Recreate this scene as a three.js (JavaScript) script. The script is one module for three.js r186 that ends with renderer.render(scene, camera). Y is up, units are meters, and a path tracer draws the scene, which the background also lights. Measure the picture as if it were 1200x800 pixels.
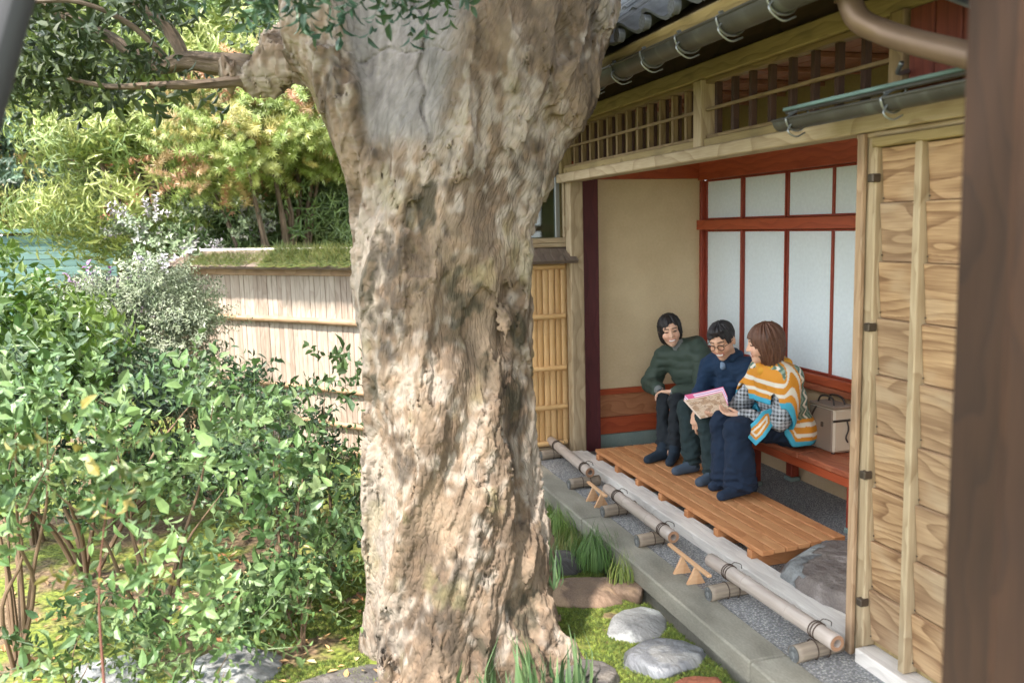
import * as THREE from 'three';
import { mergeGeometries } from 'three/addons/utils/BufferGeometryUtils.js';

// ------------------------------------------------------------------ camera, sky, sun, exposure
const scene = new THREE.Scene();
const camera = new THREE.PerspectiveCamera(42.67, 1024 / 682, 0.05, 400);
camera.position.set(-2.33, 1.7, 0);
camera.up.set(0.061, 0.991, -0.116);
camera.lookAt(-2.33 + 0.284, 1.7 - 0.129, -0.95);
camera.focus = 5.1;
camera.userData.fStop = 2.2;
const renderer = new THREE.WebGLRenderer({ antialias: true });
renderer.setSize(1024, 682);
renderer.toneMapping = THREE.LinearToneMapping;
renderer.toneMappingExposure = 4.6;
renderer.shadowMap.enabled = true;
renderer.shadowMap.type = THREE.PCFSoftShadowMap;

const SKY_W = 256, SKY_H = 128, skyData = new Float32Array(SKY_W * SKY_H * 4);
for (let j = 0; j < SKY_H; j++) {
  const e = Math.max(0, ((j + 0.5) / SKY_H - 0.5) * 2);          // 0 horizon .. 1 zenith
  const t = Math.pow(e, 0.6);
  for (let i = 0; i < SKY_W; i++) {
    const k = (j * SKY_W + i) * 4;
    skyData[k] = 1.08 - 0.30 * t; skyData[k + 1] = 1.1 - 0.21 * t; skyData[k + 2] = 1.12 - 0.08 * t; skyData[k + 3] = 1;
  }
}
const skyTex = new THREE.DataTexture(skyData, SKY_W, SKY_H, THREE.RGBAFormat, THREE.FloatType);
skyTex.mapping = THREE.EquirectangularReflectionMapping; skyTex.magFilter = THREE.LinearFilter; skyTex.minFilter = THREE.LinearFilter; skyTex.needsUpdate = true;
scene.background = skyTex; scene.environment = skyTex;
scene.backgroundIntensity = 0.9; scene.environmentIntensity = 0.9;

const sun = new THREE.DirectionalLight(0xfff4ea, 2.8);
sun.position.set(-8.1, 13, 2.0); sun.target.position.set(-1.5, 0, -4);
sun.castShadow = true; sun.shadow.radius = 5; sun.shadow.mapSize.set(2048, 2048);
Object.assign(sun.shadow.camera, { left: -14, right: 14, top: 14, bottom: -14, near: 0.5, far: 45 });
scene.add(sun, sun.target);

// ------------------------------------------------------------------ helpers
const V3 = (x, y, z) => new THREE.Vector3(x, y, z);
function rngOf(a) { return () => { a |= 0; a = a + 0x6D2B79F5 | 0; let t = Math.imul(a ^ a >>> 15, 1 | a); t = t + Math.imul(t ^ t >>> 7, 61 | t) ^ t; return ((t ^ t >>> 14) >>> 0) / 4294967296; }; }
const PERM = new Uint8Array(512); { const r = rngOf(77), p = [...Array(256).keys()]; for (let i = 255; i > 0; i--) { const j = r() * (i + 1) | 0; [p[i], p[j]] = [p[j], p[i]]; } for (let i = 0; i < 512; i++) PERM[i] = p[i & 255]; }
const fade = t => t * t * t * (t * (t * 6 - 15) + 10), mix = (a, b, t) => a + (b - a) * t, clamp = (x, a = 0, b = 1) => x < a ? a : x > b ? b : x;
const smooth = (a, b, x) => { const t = clamp((x - a) / (b - a)); return t * t * (3 - 2 * t); };
function g3(h, x, y, z) { h &= 15; const u = h < 8 ? x : y, v = h < 4 ? y : h === 12 || h === 14 ? x : z; return (h & 1 ? -u : u) + (h & 2 ? -v : v); }
function n3(x, y, z) {
  const fx = Math.floor(x), fy = Math.floor(y), fz = Math.floor(z), X = fx & 255, Y = fy & 255, Z = fz & 255; x -= fx; y -= fy; z -= fz;
  const u = fade(x), v = fade(y), w = fade(z), A = PERM[X] + Y, AA = PERM[A] + Z, AB = PERM[A + 1] + Z, B = PERM[X + 1] + Y, BA = PERM[B] + Z, BB = PERM[B + 1] + Z;
  return mix(mix(mix(g3(PERM[AA], x, y, z), g3(PERM[BA], x - 1, y, z), u), mix(g3(PERM[AB], x, y - 1, z), g3(PERM[BB], x - 1, y - 1, z), u), v),
    mix(mix(g3(PERM[AA + 1], x, y, z - 1), g3(PERM[BA + 1], x - 1, y, z - 1), u), mix(g3(PERM[AB + 1], x, y - 1, z - 1), g3(PERM[BB + 1], x - 1, y - 1, z - 1), u), v), w);
}
const fbm3 = (x, y, z, o = 4) => { let s = 0, a = 0.5; for (let i = 0; i < o; i++) { s += a * n3(x, y, z); x *= 2.03; y *= 2.03; z *= 2.03; a *= 0.5; } return s; };
const COSN = new Float32Array(256), SINN = new Float32Array(256); for (let i = 0; i < 256; i++) { COSN[i] = Math.cos(i / 256 * 6.2832); SINN[i] = Math.sin(i / 256 * 6.2832); }
// periodic 2D noise, so that textures tile
function pn(x, y, P, Q, s = 0) {
  const fx = Math.floor(x), fy = Math.floor(y); const xa = ((fx % P) + P) % P, xb = (xa + 1) % P, ya = ((fy % Q) + Q) % Q, yb = (ya + 1) % Q; x -= fx; y -= fy;
  const A = PERM[xa & 255], B = PERM[xb & 255], h00 = PERM[(PERM[(A + ya) & 255] + s) & 255], h10 = PERM[(PERM[(B + ya) & 255] + s) & 255], h01 = PERM[(PERM[(A + yb) & 255] + s) & 255], h11 = PERM[(PERM[(B + yb) & 255] + s) & 255];
  const u = fade(x), v = fade(y), a = COSN[h00] * x + SINN[h00] * y, b = COSN[h10] * (x - 1) + SINN[h10] * y, c = COSN[h01] * x + SINN[h01] * (y - 1), d = COSN[h11] * (x - 1) + SINN[h11] * (y - 1);
  const p = a + (b - a) * u, q = c + (d - c) * u; return 1.4 * (p + (q - p) * v);
}
const pfbm = (u, v, P, Q, o, s = 0) => { let r = 0, a = 0.5; for (let i = 0; i < o; i++) { r += a * pn(u * P, v * Q, P, Q, s + i * 17); P *= 2; Q *= 2; a *= 0.5; } return r; };
function tex(w, h, fn, srgb = true) {
  const d = new Uint8Array(w * h * 4);
  for (let j = 0; j < h; j++) for (let i = 0; i < w; i++) { const c = fn((i + 0.5) / w, (j + 0.5) / h), k = (j * w + i) * 4; if (typeof c === 'number') d[k] = d[k + 1] = d[k + 2] = clamp(c) * 255; else for (let q = 0; q < 3; q++) d[k + q] = clamp(c[q] / 255) * 255; d[k + 3] = 255; }
  const t = new THREE.DataTexture(d, w, h); t.wrapS = t.wrapT = THREE.RepeatWrapping; t.magFilter = THREE.LinearFilter; t.minFilter = THREE.LinearMipmapLinearFilter; t.generateMipmaps = true; if (srgb) t.colorSpace = THREE.SRGBColorSpace; t.needsUpdate = true; return t;
}
const cmix = (a, b, t) => [mix(a[0], b[0], t), mix(a[1], b[1], t), mix(a[2], b[2], t)];
const lin = (r, g, b) => new THREE.Color().setRGB(r / 255, g / 255, b / 255, THREE.SRGBColorSpace);

// names, things and parts
const taken = new Map();
function numbered(n) { const k = taken.get(n) || 0; taken.set(n, k + 1); return k ? `${n}_${String(k).padStart(3, '0')}` : n; }
function tag(o, label, category, group) { o.userData.label = label; if (category) o.userData.category = category; if (group) o.userData.group = group; return o; }
function thing(name, label, category, pos = [0, 0, 0], group) { const o = new THREE.Group(); o.name = numbered(name); o.position.set(...pos); tag(o, label, category, group); scene.add(o); return o; }
function mesh(name, geo, mat, parent = scene, pos, rot) { const m = new THREE.Mesh(geo, mat); m.name = parent === scene ? numbered(name) : name; m.castShadow = m.receiveShadow = true; if (pos) m.position.set(...pos); if (rot) m.rotation.set(...rot); parent.add(m); return m; }
function structure(name, geo, mat, pos) { const m = mesh(name, geo, mat, scene, pos); m.userData.kind = 'structure'; return m; }

// chamfered box, uv in metres with u along the grain
let boxSeed = 1;
function chBox(w, h, d, grain = 'x', c = 0.004) {
  c = Math.min(c, w / 3, h / 3, d / 3);
  const H = [w / 2, h / 2, d / 2], pos = [], nor = [], uv = [], r = rngOf(boxSeed++ * 7919), ou = r() * 10, ov = r() * 10;
  const ga = { x: 0, y: 1, z: 2 }[grain], pt = (i, s, j, t, k, q) => { const p = [0, 0, 0]; p[i] = s; p[j] = t; p[k] = q; return p; };
  function uvOf(p, ax) { const o = [0, 1, 2].filter(a => a !== ga); if (ax === ga) return [p[o[0]] + ou, (p[o[1]] + ov) * 2]; const b = o.find(a => a !== ax); return [p[ga] + ou, (p[b] + 0.37 * ax + ov) * 2]; }
  function poly(ps, n, ax) { const A = V3(...ps[0]), e1 = V3(...ps[1]).sub(A), e2 = V3(...ps[2]).sub(A); if (e1.cross(e2).dot(V3(...n)) < 0) ps.reverse(); for (let i = 1; i + 1 < ps.length; i++) for (const p of [ps[0], ps[i], ps[i + 1]]) { pos.push(...p); nor.push(...n); uv.push(...uvOf(p, ax)); } }
  for (let a = 0; a < 3; a++) { const b = (a + 1) % 3, e = (a + 2) % 3;
    for (const s of [-1, 1]) { const n = [0, 0, 0]; n[a] = s; poly([[-1, -1], [1, -1], [1, 1], [-1, 1]].map(([u, v]) => pt(a, s * H[a], b, u * (H[b] - c), e, v * (H[e] - c))), n, a);
      for (const t of [-1, 1]) { const m = [0, 0, 0]; m[a] = s * 0.707; m[b] = t * 0.707; poly([pt(a, s * H[a], b, t * (H[b] - c), e, -(H[e] - c)), pt(a, s * H[a], b, t * (H[b] - c), e, H[e] - c), pt(a, s * (H[a] - c), b, t * H[b], e, H[e] - c), pt(a, s * (H[a] - c), b, t * H[b], e, -(H[e] - c))], m, a === ga ? b : a); } } }
  for (const s of [-1, 1]) for (const t of [-1, 1]) for (const q of [-1, 1]) poly([[s * H[0], t * (H[1] - c), q * (H[2] - c)], [s * (H[0] - c), t * H[1], q * (H[2] - c)], [s * (H[0] - c), t * (H[1] - c), q * H[2]]], [s * 0.577, t * 0.577, q * 0.577], 0);
  const g = new THREE.BufferGeometry(); g.setAttribute('position', new THREE.Float32BufferAttribute(pos, 3)); g.setAttribute('normal', new THREE.Float32BufferAttribute(nor, 3)); g.setAttribute('uv', new THREE.Float32BufferAttribute(uv, 2)); return g;
}
// a box between two corners
function box(name, x, y, z, mat, parent, grain, c) { const w = x[1] - x[0], h = y[1] - y[0], d = z[1] - z[0]; const g = grain || (w >= h && w >= d ? 'x' : h >= d ? 'y' : 'z'); return mesh(name, chBox(w, h, d, g, c), mat, parent, [(x[0] + x[1]) / 2, (y[0] + y[1]) / 2, (z[0] + z[1]) / 2]); }
// tapered tube through points, uv in metres
function tube(pts, radii, seg = 8, sub = 4, cap = true, wob = 0, seed = 0) {
  const curve = new THREE.CatmullRomCurve3(pts.map(p => V3(...p)), false, 'centripetal'), N = (pts.length - 1) * sub, pos = [], uv = [], idx = [];
  let up = V3(0.31, 0.2, 0.93), len = 0, last = null;
  for (let i = 0; i <= N; i++) { const t = i / N, p = curve.getPoint(t), T = curve.getTangent(t), f = t * (radii.length - 1), k = Math.min(radii.length - 2, f | 0), r = radii.length > 1 ? mix(radii[k], radii[k + 1], f - k) : radii[0];
    const B = T.clone().cross(up).normalize(), Nn = B.clone().cross(T).normalize(); up = Nn; if (last) len += p.distanceTo(last); last = p;
    for (let j = 0; j <= seg; j++) { const a = j / seg * Math.PI * 2, rr = r * (1 + (wob ? wob * n3(p.x * 9 + Math.cos(a) * 1.5 + seed, p.y * 9 + Math.sin(a) * 1.5, p.z * 9) : 0)); pos.push(p.x + (Nn.x * Math.cos(a) + B.x * Math.sin(a)) * rr, p.y + (Nn.y * Math.cos(a) + B.y * Math.sin(a)) * rr, p.z + (Nn.z * Math.cos(a) + B.z * Math.sin(a)) * rr); uv.push(len, j / seg * 6.28 * radii[0]); } }
  for (let i = 0; i < N; i++) for (let j = 0; j < seg; j++) { const a = i * (seg + 1) + j, b = a + seg + 1; idx.push(a, a + 1, b, b, a + 1, b + 1); }
  if (cap) for (const e of [0, N]) { const c = pos.length / 3, p = curve.getPoint(e / N); pos.push(p.x, p.y, p.z); uv.push(0, 0); for (let j = 0; j < seg; j++) { const a = e * (seg + 1) + j; e ? idx.push(c, a, a + 1) : idx.push(c, a + 1, a); } }
  const g = new THREE.BufferGeometry(); g.setAttribute('position', new THREE.Float32BufferAttribute(pos, 3)); g.setAttribute('uv', new THREE.Float32BufferAttribute(uv, 2)); g.setIndex(idx); g.computeVertexNormals(); return g;
}
// surface of a distance field: sparse naive surface nets
function nets(sdf, lo, hi, cell, colorOf, slack = 1.35) {
  const nx = Math.ceil((hi[0] - lo[0]) / cell) + 1, ny = Math.ceil((hi[1] - lo[1]) / cell) + 1, nz = Math.ceil((hi[2] - lo[2]) / cell) + 1, B = 4, F = new Float32Array(nx * ny * nz);
  const half = B * cell * 0.87 * slack + cell;
  for (let bz = 0; bz < nz; bz += B) for (let by = 0; by < ny; by += B) for (let bx = 0; bx < nx; bx += B) {
    const d = sdf(lo[0] + (bx + 1.5) * cell, lo[1] + (by + 1.5) * cell, lo[2] + (bz + 1.5) * cell), far = Math.abs(d) > half;
    for (let z = bz; z < Math.min(nz, bz + B); z++) for (let y = by; y < Math.min(ny, by + B); y++) for (let x = bx; x < Math.min(nx, bx + B); x++) F[(z * ny + y) * nx + x] = far ? d : sdf(lo[0] + x * cell, lo[1] + y * cell, lo[2] + z * cell);
  }
  const vid = new Int32Array(nx * ny * nz).fill(-1), pos = [], col = [], idx = [], off = []; for (let i = 0; i < 8; i++) off.push((i & 1) + ((i >> 1) & 1) * nx + (i >> 2) * nx * ny);
  const E = []; for (let i = 0; i < 8; i++) for (let b = 1; b < 8; b <<= 1) if (!(i & b)) E.push([i, i | b]);
  for (let z = 0; z < nz - 1; z++) for (let y = 0; y < ny - 1; y++) for (let x = 0; x < nx - 1; x++) {
    const o = (z * ny + y) * nx + x; let m = 0; for (let i = 0; i < 8; i++) if (F[o + off[i]] < 0) m |= 1 << i; if (m === 0 || m === 255) continue;
    let sx = 0, sy = 0, sz = 0, n = 0; for (const [a, b] of E) { const fa = F[o + off[a]], fb = F[o + off[b]]; if ((fa < 0) === (fb < 0)) continue; const t = fa / (fa - fb); sx += mix(a & 1, b & 1, t); sy += mix((a >> 1) & 1, (b >> 1) & 1, t); sz += mix(a >> 2, b >> 2, t); n++; }
    vid[o] = pos.length / 3; const p = [lo[0] + (x + sx / n) * cell, lo[1] + (y + sy / n) * cell, lo[2] + (z + sz / n) * cell]; pos.push(...p); if (colorOf) { const c = colorOf(...p); col.push(c[0], c[1], c[2]); }
  }
  const sx = 1, sy = nx, sz = nx * ny;
  for (let z = 1; z < nz - 1; z++) for (let y = 1; y < ny - 1; y++) for (let x = 1; x < nx - 1; x++) {
    const o = (z * ny + y) * nx + x, s = F[o] < 0;
    for (const [d, u, v] of [[sx, sy, sz], [sy, sz, sx], [sz, sx, sy]]) { if (s === (F[o + d] < 0)) continue; const a = vid[o], b = vid[o - u], c = vid[o - u - v], e = vid[o - v]; if (a < 0 || b < 0 || c < 0 || e < 0) continue; s ? idx.push(a, b, c, a, c, e) : idx.push(a, c, b, a, e, c); }
  }
  const g = new THREE.BufferGeometry(); g.setAttribute('position', new THREE.Float32BufferAttribute(pos, 3)); if (colorOf) g.setAttribute('color', new THREE.Float32BufferAttribute(col, 3)); g.setIndex(idx); g.computeVertexNormals(); return g;
}
const smin = (a, b, k) => { const h = clamp(0.5 + 0.5 * (b - a) / k); return mix(b, a, h) - k * h * (1 - h); };
function cone(px, py, pz, c) { const a = c[0], b = c[1], bx = b[0] - a[0], by = b[1] - a[1], bz = b[2] - a[2], ax = px - a[0], ay = py - a[1], az = pz - a[2], L = bx * bx + by * by + bz * bz, t = L ? clamp((ax * bx + ay * by + az * bz) / L) : 0; return Math.hypot(ax - bx * t, ay - by * t, az - bz * t) - mix(c[2], c[3], t); }
const field = (list, k) => (x, y, z) => { let d = 9; for (const c of list) d = smin(d, cone(x, y, z, c), c[4] ?? k); return d; };

// ------------------------------------------------------------------ materials
const std = (o) => new THREE.MeshStandardMaterial(o), phys = (o) => new THREE.MeshPhysicalMaterial(o);
function woodTex(c1, c2, { rings = 9, warp = 1.2, wp = 2, wq = 2, fine = 1, seed = 0, stain = 0, stainC = [90, 80, 70], plain = false, w = 512, h = 192 } = {}) {
  const val = (u, v) => { const q = v * rings + warp * pfbm(u, v, wp, wq, 3, seed) * 2.4, f = q - Math.floor(q), ring = Math.pow(f, 2.2) * (1 - smooth(0.93, 1, f)); return clamp(0.55 * ring + 0.28 + fine * 0.45 * pfbm(u, v, 6, 90, 3, seed + 5) + 0.25 * pfbm(u, v, 2, 5, 3, seed + 9)); };
  const V = new Float32Array(w * h); for (let j = 0; j < h; j++) for (let i = 0; i < w; i++) V[j * w + i] = val((i + 0.5) / w, (j + 0.5) / h); const at = (u, v) => V[(v * h | 0) * w + (u * w | 0)];
  const map = tex(w, h, (u, v) => { let c = cmix(c1, c2, at(u, v)); if (stain) { const s = smooth(0.08, 0.4, pfbm(u, v, 3, 3, 4, seed + 31)) * stain; c = cmix(c, stainC, s); } return c; });
  const bump = plain ? null : tex(w, h, (u, v) => 1 - at(u, v), false); return { map, bump };
}
function wood(c1, c2, o = {}) { const t = woodTex(c1, c2, o); return std({ map: t.map, ...(t.bump ? { bumpMap: t.bump, bumpScale: o.bump ?? 0.0012 } : {}), roughness: o.rough ?? 0.72, metalness: 0 }); }
const M = {
  pale: wood([192, 174, 144], [146, 124, 94], { rings: 7, seed: 3, stain: 0.25, stainC: [120, 105, 80] }),
  olive: wood([168, 148, 104], [122, 104, 66], { rings: 8, seed: 8, stain: 0.3, stainC: [95, 85, 62] }),
  lattice: wood([150, 128, 92], [104, 84, 56], { plain: true, rings: 8, seed: 12 }),
  latticeDark: wood([74, 48, 34], [52, 33, 24], { plain: true, rings: 8, seed: 14 }),
  red: wood([190, 92, 54], [150, 64, 36], { rings: 7, seed: 18, rough: 0.5, warp: 0.8 }),
  redDark: wood([164, 70, 46], [128, 48, 32], { plain: true, rings: 7, seed: 21, rough: 0.55 }),
  bench: wood([186, 112, 78], [146, 74, 50], { rings: 6, seed: 25, rough: 0.5, stain: 0.35, stainC: [196, 150, 116] }),
  burgundy: wood([104, 48, 52], [78, 34, 40], { plain: true, rings: 6, seed: 28, rough: 0.6 }),
  panel: wood([188, 132, 92], [150, 96, 62], { rings: 6, warp: 2, seed: 30 }),
  deck: wood([218, 162, 112], [184, 124, 78], { rings: 5, seed: 33, rough: 0.62, warp: 1.4 }),
  deck2: wood([210, 150, 100], [176, 114, 70], { rings: 6, seed: 36, rough: 0.62, warp: 1.6 }),
  sill: wood([236, 230, 222], [204, 196, 188], { rings: 9, seed: 40, fine: 1.3, rough: 0.7, stain: 0.25, stainC: [160, 152, 146] }),
  shutter: wood([198, 166, 126], [108, 76, 50], { rings: 6, warp: 2.4, wp: 1, wq: 2, seed: 44, stain: 0.35, stainC: [186, 166, 138] }),
  shutter2: wood([186, 158, 124], [114, 86, 62], { rings: 5, warp: 2.0, wp: 1, wq: 2, seed: 47, stain: 0.45, stainC: [178, 160, 134] }),
  post: wood([62, 40, 25], [43, 27, 17], { rings: 8, seed: 50, rough: 0.95, stain: 0.3, stainC: [46, 30, 22] }),
  fence: wood([188, 176, 162], [150, 136, 122], { rings: 6, seed: 53, fine: 1.2, stain: 0.4, stainC: [150, 136, 120] }),
  fence2: wood([174, 160, 146], [138, 122, 108], { rings: 6, seed: 55, fine: 1.2, stain: 0.4, stainC: [136, 122, 106] }),
  fenceRail: wood([186, 158, 128], [146, 116, 88], { rings: 6, seed: 57, stain: 0.3 }),
  bamboo: wood([224, 188, 136], [198, 156, 102], { rings: 3, seed: 60, fine: 0.8, warp: 0.3, rough: 0.42, bump: 0.0005 }),
  bamboo2: wood([212, 174, 120], [186, 142, 90], { rings: 3, seed: 62, fine: 0.8, warp: 0.3, rough: 0.42, bump: 0.0005 }),
  bambooGrey: wood([200, 188, 178], [164, 150, 140], { rings: 3, seed: 64, fine: 1, warp: 0.3, rough: 0.4, bump: 0.0006, stain: 0.35, stainC: [150, 136, 130] }),
  log: wood([160, 146, 128], [104, 92, 80], { rings: 6, seed: 66, fine: 1.6, bump: 0.003, stain: 0.4, stainC: [120, 112, 100] }),
  cutWood: wood([178, 138, 108], [134, 98, 72], { plain: true, rings: 12, seed: 68 }),
  trestle: wood([226, 186, 146], [200, 150, 108], { plain: true, rings: 6, seed: 70 }),
  ceiling: wood([150, 108, 84], [116, 78, 60], { rings: 6, seed: 72 }),
  shingle: wood([122, 106, 92], [84, 72, 62], { rings: 6, seed: 74, fine: 1.5, bump: 0.003, stain: 0.3, stainC: [104, 104, 78] }),
  darkWood: wood([84, 64, 48], [56, 42, 32], { plain: true, rings: 7, seed: 76 }),
  redBoard: wood([126, 62, 48], [92, 42, 32], { plain: true, rings: 7, seed: 78 }),
  iron: std({ color: lin(88, 78, 68), roughness: 0.5, metalness: 0.6 }),
  cord: std({ color: lin(78, 64, 54), roughness: 0.9 }),
  darkHole: std({ color: lin(40, 28, 22), roughness: 1 }),
};
{ // metals, plaster, paper, ground materials
  const gut = tex(256, 256, (u, v) => { const s = pfbm(u, v, 4, 4, 4, 3), q = smooth(0.05, 0.4, pfbm(u, v, 3, 12, 4, 9)); return cmix(cmix([92, 92, 86], [68, 66, 60], 0.5 + s), [116, 122, 114], q * 0.5); });
  M.gutter = std({ map: gut, roughness: 0.48, metalness: 0.45 });
  M.copper = std({ map: tex(256, 256, (u, v) => cmix([122, 150, 142], [84, 104, 98], 0.5 + pfbm(u, v, 3, 8, 4, 5))), roughness: 0.6, metalness: 0.1 });
  M.pipe = std({ map: tex(256, 256, (u, v) => cmix([134, 112, 92], [98, 80, 66], 0.5 + pfbm(u, v, 3, 6, 4, 41))), roughness: 0.45, metalness: 0.4 });
  M.bracket = std({ color: lin(142, 146, 146), roughness: 0.4, metalness: 0.7 });
  M.tile = std({ map: tex(256, 256, (u, v) => cmix([112, 116, 120], [78, 80, 84], 0.5 + 0.9 * pfbm(u, v, 5, 5, 5, 8))), roughness: 0.26, metalness: 0.1 });
  M.tile2 = std({ map: tex(256, 256, (u, v) => cmix([126, 128, 128], [90, 90, 92], 0.5 + 0.9 * pfbm(u, v, 5, 5, 5, 18))), roughness: 0.38, metalness: 0.15 });
  const pl = (a, b, s) => { const f = (u, v) => 0.5 + 0.85 * pfbm(u, v, 3, 3, 5, s) + 0.35 * pfbm(u, v, 60, 60, 2, s + 7); return std({ map: tex(512, 512, (u, v) => cmix(a, b, clamp(f(u, v)))), bumpMap: tex(512, 512, (u, v) => 0.5 + 0.5 * pfbm(u, v, 80, 80, 3, s + 3), false), bumpScale: 0.0012, roughness: 0.95 }); };
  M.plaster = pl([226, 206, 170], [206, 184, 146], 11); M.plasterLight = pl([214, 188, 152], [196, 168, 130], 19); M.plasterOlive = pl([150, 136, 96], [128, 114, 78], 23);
  M.concrete = pl([164, 160, 146], [118, 114, 102], 27); M.concreteGreen = pl([150, 164, 156], [120, 138, 132], 29);
  M.paper = std({ map: tex(256, 256, (u, v) => { const s = pfbm(u, v, 40, 40, 3, 3) * 9 + pfbm(u, v, 2, 2, 3, 6) * 6; return [228 + s, 238 + s, 240 + s]; }), roughness: 0.9 });
  const peb = (u, v) => { const G = 40, x = u * G, y = v * G; let b = 9, id = 0; for (let j = -1; j < 2; j++) for (let i = -1; i < 2; i++) { const cx = Math.floor(x) + i, cy = Math.floor(y) + j, h = PERM[(PERM[((cx % G) + G) % G] + ((cy % G) + G) % G) & 255], h2 = PERM[h + 37], d = Math.hypot(cx + 0.2 + h / 256 * 0.6 - x, cy + 0.2 + h2 / 256 * 0.6 - y); if (d < b) { b = d; id = PERM[h + 91] / 255; } } return [b, id]; };
  M.pebble = std({ map: tex(768, 768, (u, v) => { const [b, id] = peb(u, v), base = id > 0.82 ? [206, 204, 200] : id > 0.5 ? [176, 176, 176] : id > 0.2 ? [154, 155, 158] : [128, 129, 132]; return cmix(base, [138, 137, 134], smooth(0.36, 0.55, b)); }), bumpMap: tex(768, 768, (u, v) => 1 - smooth(0, 0.6, peb(u, v)[0]), false), bumpScale: 0.006, roughness: 0.8 });
  const gf = (u, v) => 0.5 + pfbm(u, v, 6, 6, 5, 51);
  M.ground = std({ map: tex(768, 768, (u, v) => { const m = smooth(0.3, 0.62, gf(u, v)), f = 0.5 + pfbm(u, v, 90, 90, 3, 57), moss = cmix([84, 98, 36], [126, 136, 54], f), soil = cmix([88, 72, 54], [132, 112, 86], f); return cmix(soil, moss, m); }), bumpMap: tex(768, 768, (u, v) => 0.5 + 0.7 * pfbm(u, v, 70, 70, 4, 59), false), bumpScale: 0.02, roughness: 1 });
  const st = (a, b, c, s, ro) => std({ map: tex(512, 512, (u, v) => { let k = cmix(a, b, clamp(0.5 + 1.1 * pfbm(u, v, 4, 4, 5, s))); k = cmix(k, c, smooth(0.1, 0.35, pfbm(u, v, 3, 3, 5, s + 40)) * 0.8); const g = pfbm(u, v, 90, 90, 2, s + 3) * 26; return [k[0] + g, k[1] + g, k[2] + g]; }), bumpMap: tex(512, 512, (u, v) => 0.5 + 0.8 * pfbm(u, v, 12, 12, 5, s + 5), false), bumpScale: 0.012, roughness: ro });
  M.stoneGrey = st([146, 148, 147], [102, 104, 105], [180, 184, 182], 61, 0.6); M.stoneBlue = st([138, 141, 144], [98, 100, 105], [164, 163, 160], 67, 0.42);
  M.stoneBrown = st([138, 116, 96], [104, 86, 72], [166, 140, 112], 71, 0.85); M.stoneRed = st([168, 104, 76], [130, 78, 58], [188, 130, 100], 75, 0.8); M.stoneDark = st([98, 94, 90], [64, 62, 62], [122, 116, 108], 79, 0.75);
  M.stepStone = st([142, 132, 124], [108, 98, 94], [164, 154, 148], 83, 0.7);
}
// ------------------------------------------------------------------ ground
{
  const N = 150, pos = [], uv = [], idx = [], w = t => { const s = Math.sign(t), a = Math.abs(t); return s * (a * 9 + Math.pow(a, 6) * 120); };
  for (let j = 0; j <= N; j++) for (let i = 0; i <= N; i++) { const x = w(i / N * 2 - 1) - 2.2, z = w(j / N * 2 - 1) - 5; const near = 1 - smooth(8, 25, Math.hypot(x + 2, z + 5)), inB = smooth(-0.62, -0.5, x); const y = -0.2 + near * (0.05 * fbm3(x * 0.8, 3, z * 0.8, 3) * (1 - inB)) - 0.12 * inB; pos.push(x, y, z); uv.push(x / 2.5, z / 2.5); }
  for (let j = 0; j < N; j++) for (let i = 0; i < N; i++) { const a = j * (N + 1) + i, b = a + N + 1; idx.push(a, b, a + 1, b, b + 1, a + 1); }
  const g = new THREE.BufferGeometry(); g.setAttribute('position', new THREE.Float32BufferAttribute(pos, 3)); g.setAttribute('uv', new THREE.Float32BufferAttribute(uv, 2)); g.setIndex(idx); g.computeVertexNormals();
  structure('garden_ground', g, M.ground);
}
function uvBox(w, h, d, s = 1) { const g = new THREE.BoxGeometry(w, h, d), p = g.attributes.position, n = g.attributes.normal, u = g.attributes.uv; for (let i = 0; i < p.count; i++) { const a = Math.abs(n.getX(i)) > 0.5 ? [p.getZ(i), p.getY(i)] : Math.abs(n.getY(i)) > 0.5 ? [p.getX(i), p.getZ(i)] : [p.getX(i), p.getY(i)]; u.setXY(i, a[0] / s, a[1] / s); } return g; }
function slab(name, x, y, z, mat, parent, s = 1) { return mesh(name, uvBox(x[1] - x[0], y[1] - y[0], z[1] - z[0], s), mat, parent, [(x[0] + x[1]) / 2, (y[0] + y[1]) / 2, (z[0] + z[1]) / 2]); }
// pebble-wash floor inside the open room, pebble strip outside it, concrete kerb
{
  const f = slab('pebble_floor', [-0.312, 1.2], [-0.4, -0.06], [-6.36, -0.6], M.pebble, scene, 0.4); f.userData.kind = 'structure';
  const kerb = mesh('kerb', uvBox(0.1, 0.22, 5.9), M.concrete, scene, [-0.405, -0.235, -3.55]); kerb.userData.kind = 'structure';
  let z = -6.5; for (const L of [1.72, 1.86, 1.6, 0.9]) { const s = mesh('kerb_slab', chBox(0.18, 0.1, L - 0.006, 'z', 0.008), M.concrete, kerb, [0.003, 0.118 + 0.01, z + L / 2 + 3.55]); z += L; }
}
// ------------------------------------------------------------------ the house
const house = thing('teahouse', 'Japanese wooden house with open veranda room, paper screens, lattice transom and tiled eaves', 'house');
const H = house;
// floor sill along the open front: broad pale rail and a slimmer inner rail
box('sill', [-0.065, 0.035], [-0.062, 0.0], [-6.1, -2.86], M.sill, H);
box('sill', [0.043, 0.078], [-0.062, -0.008], [-6.1, -2.86], M.sill, H);
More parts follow.
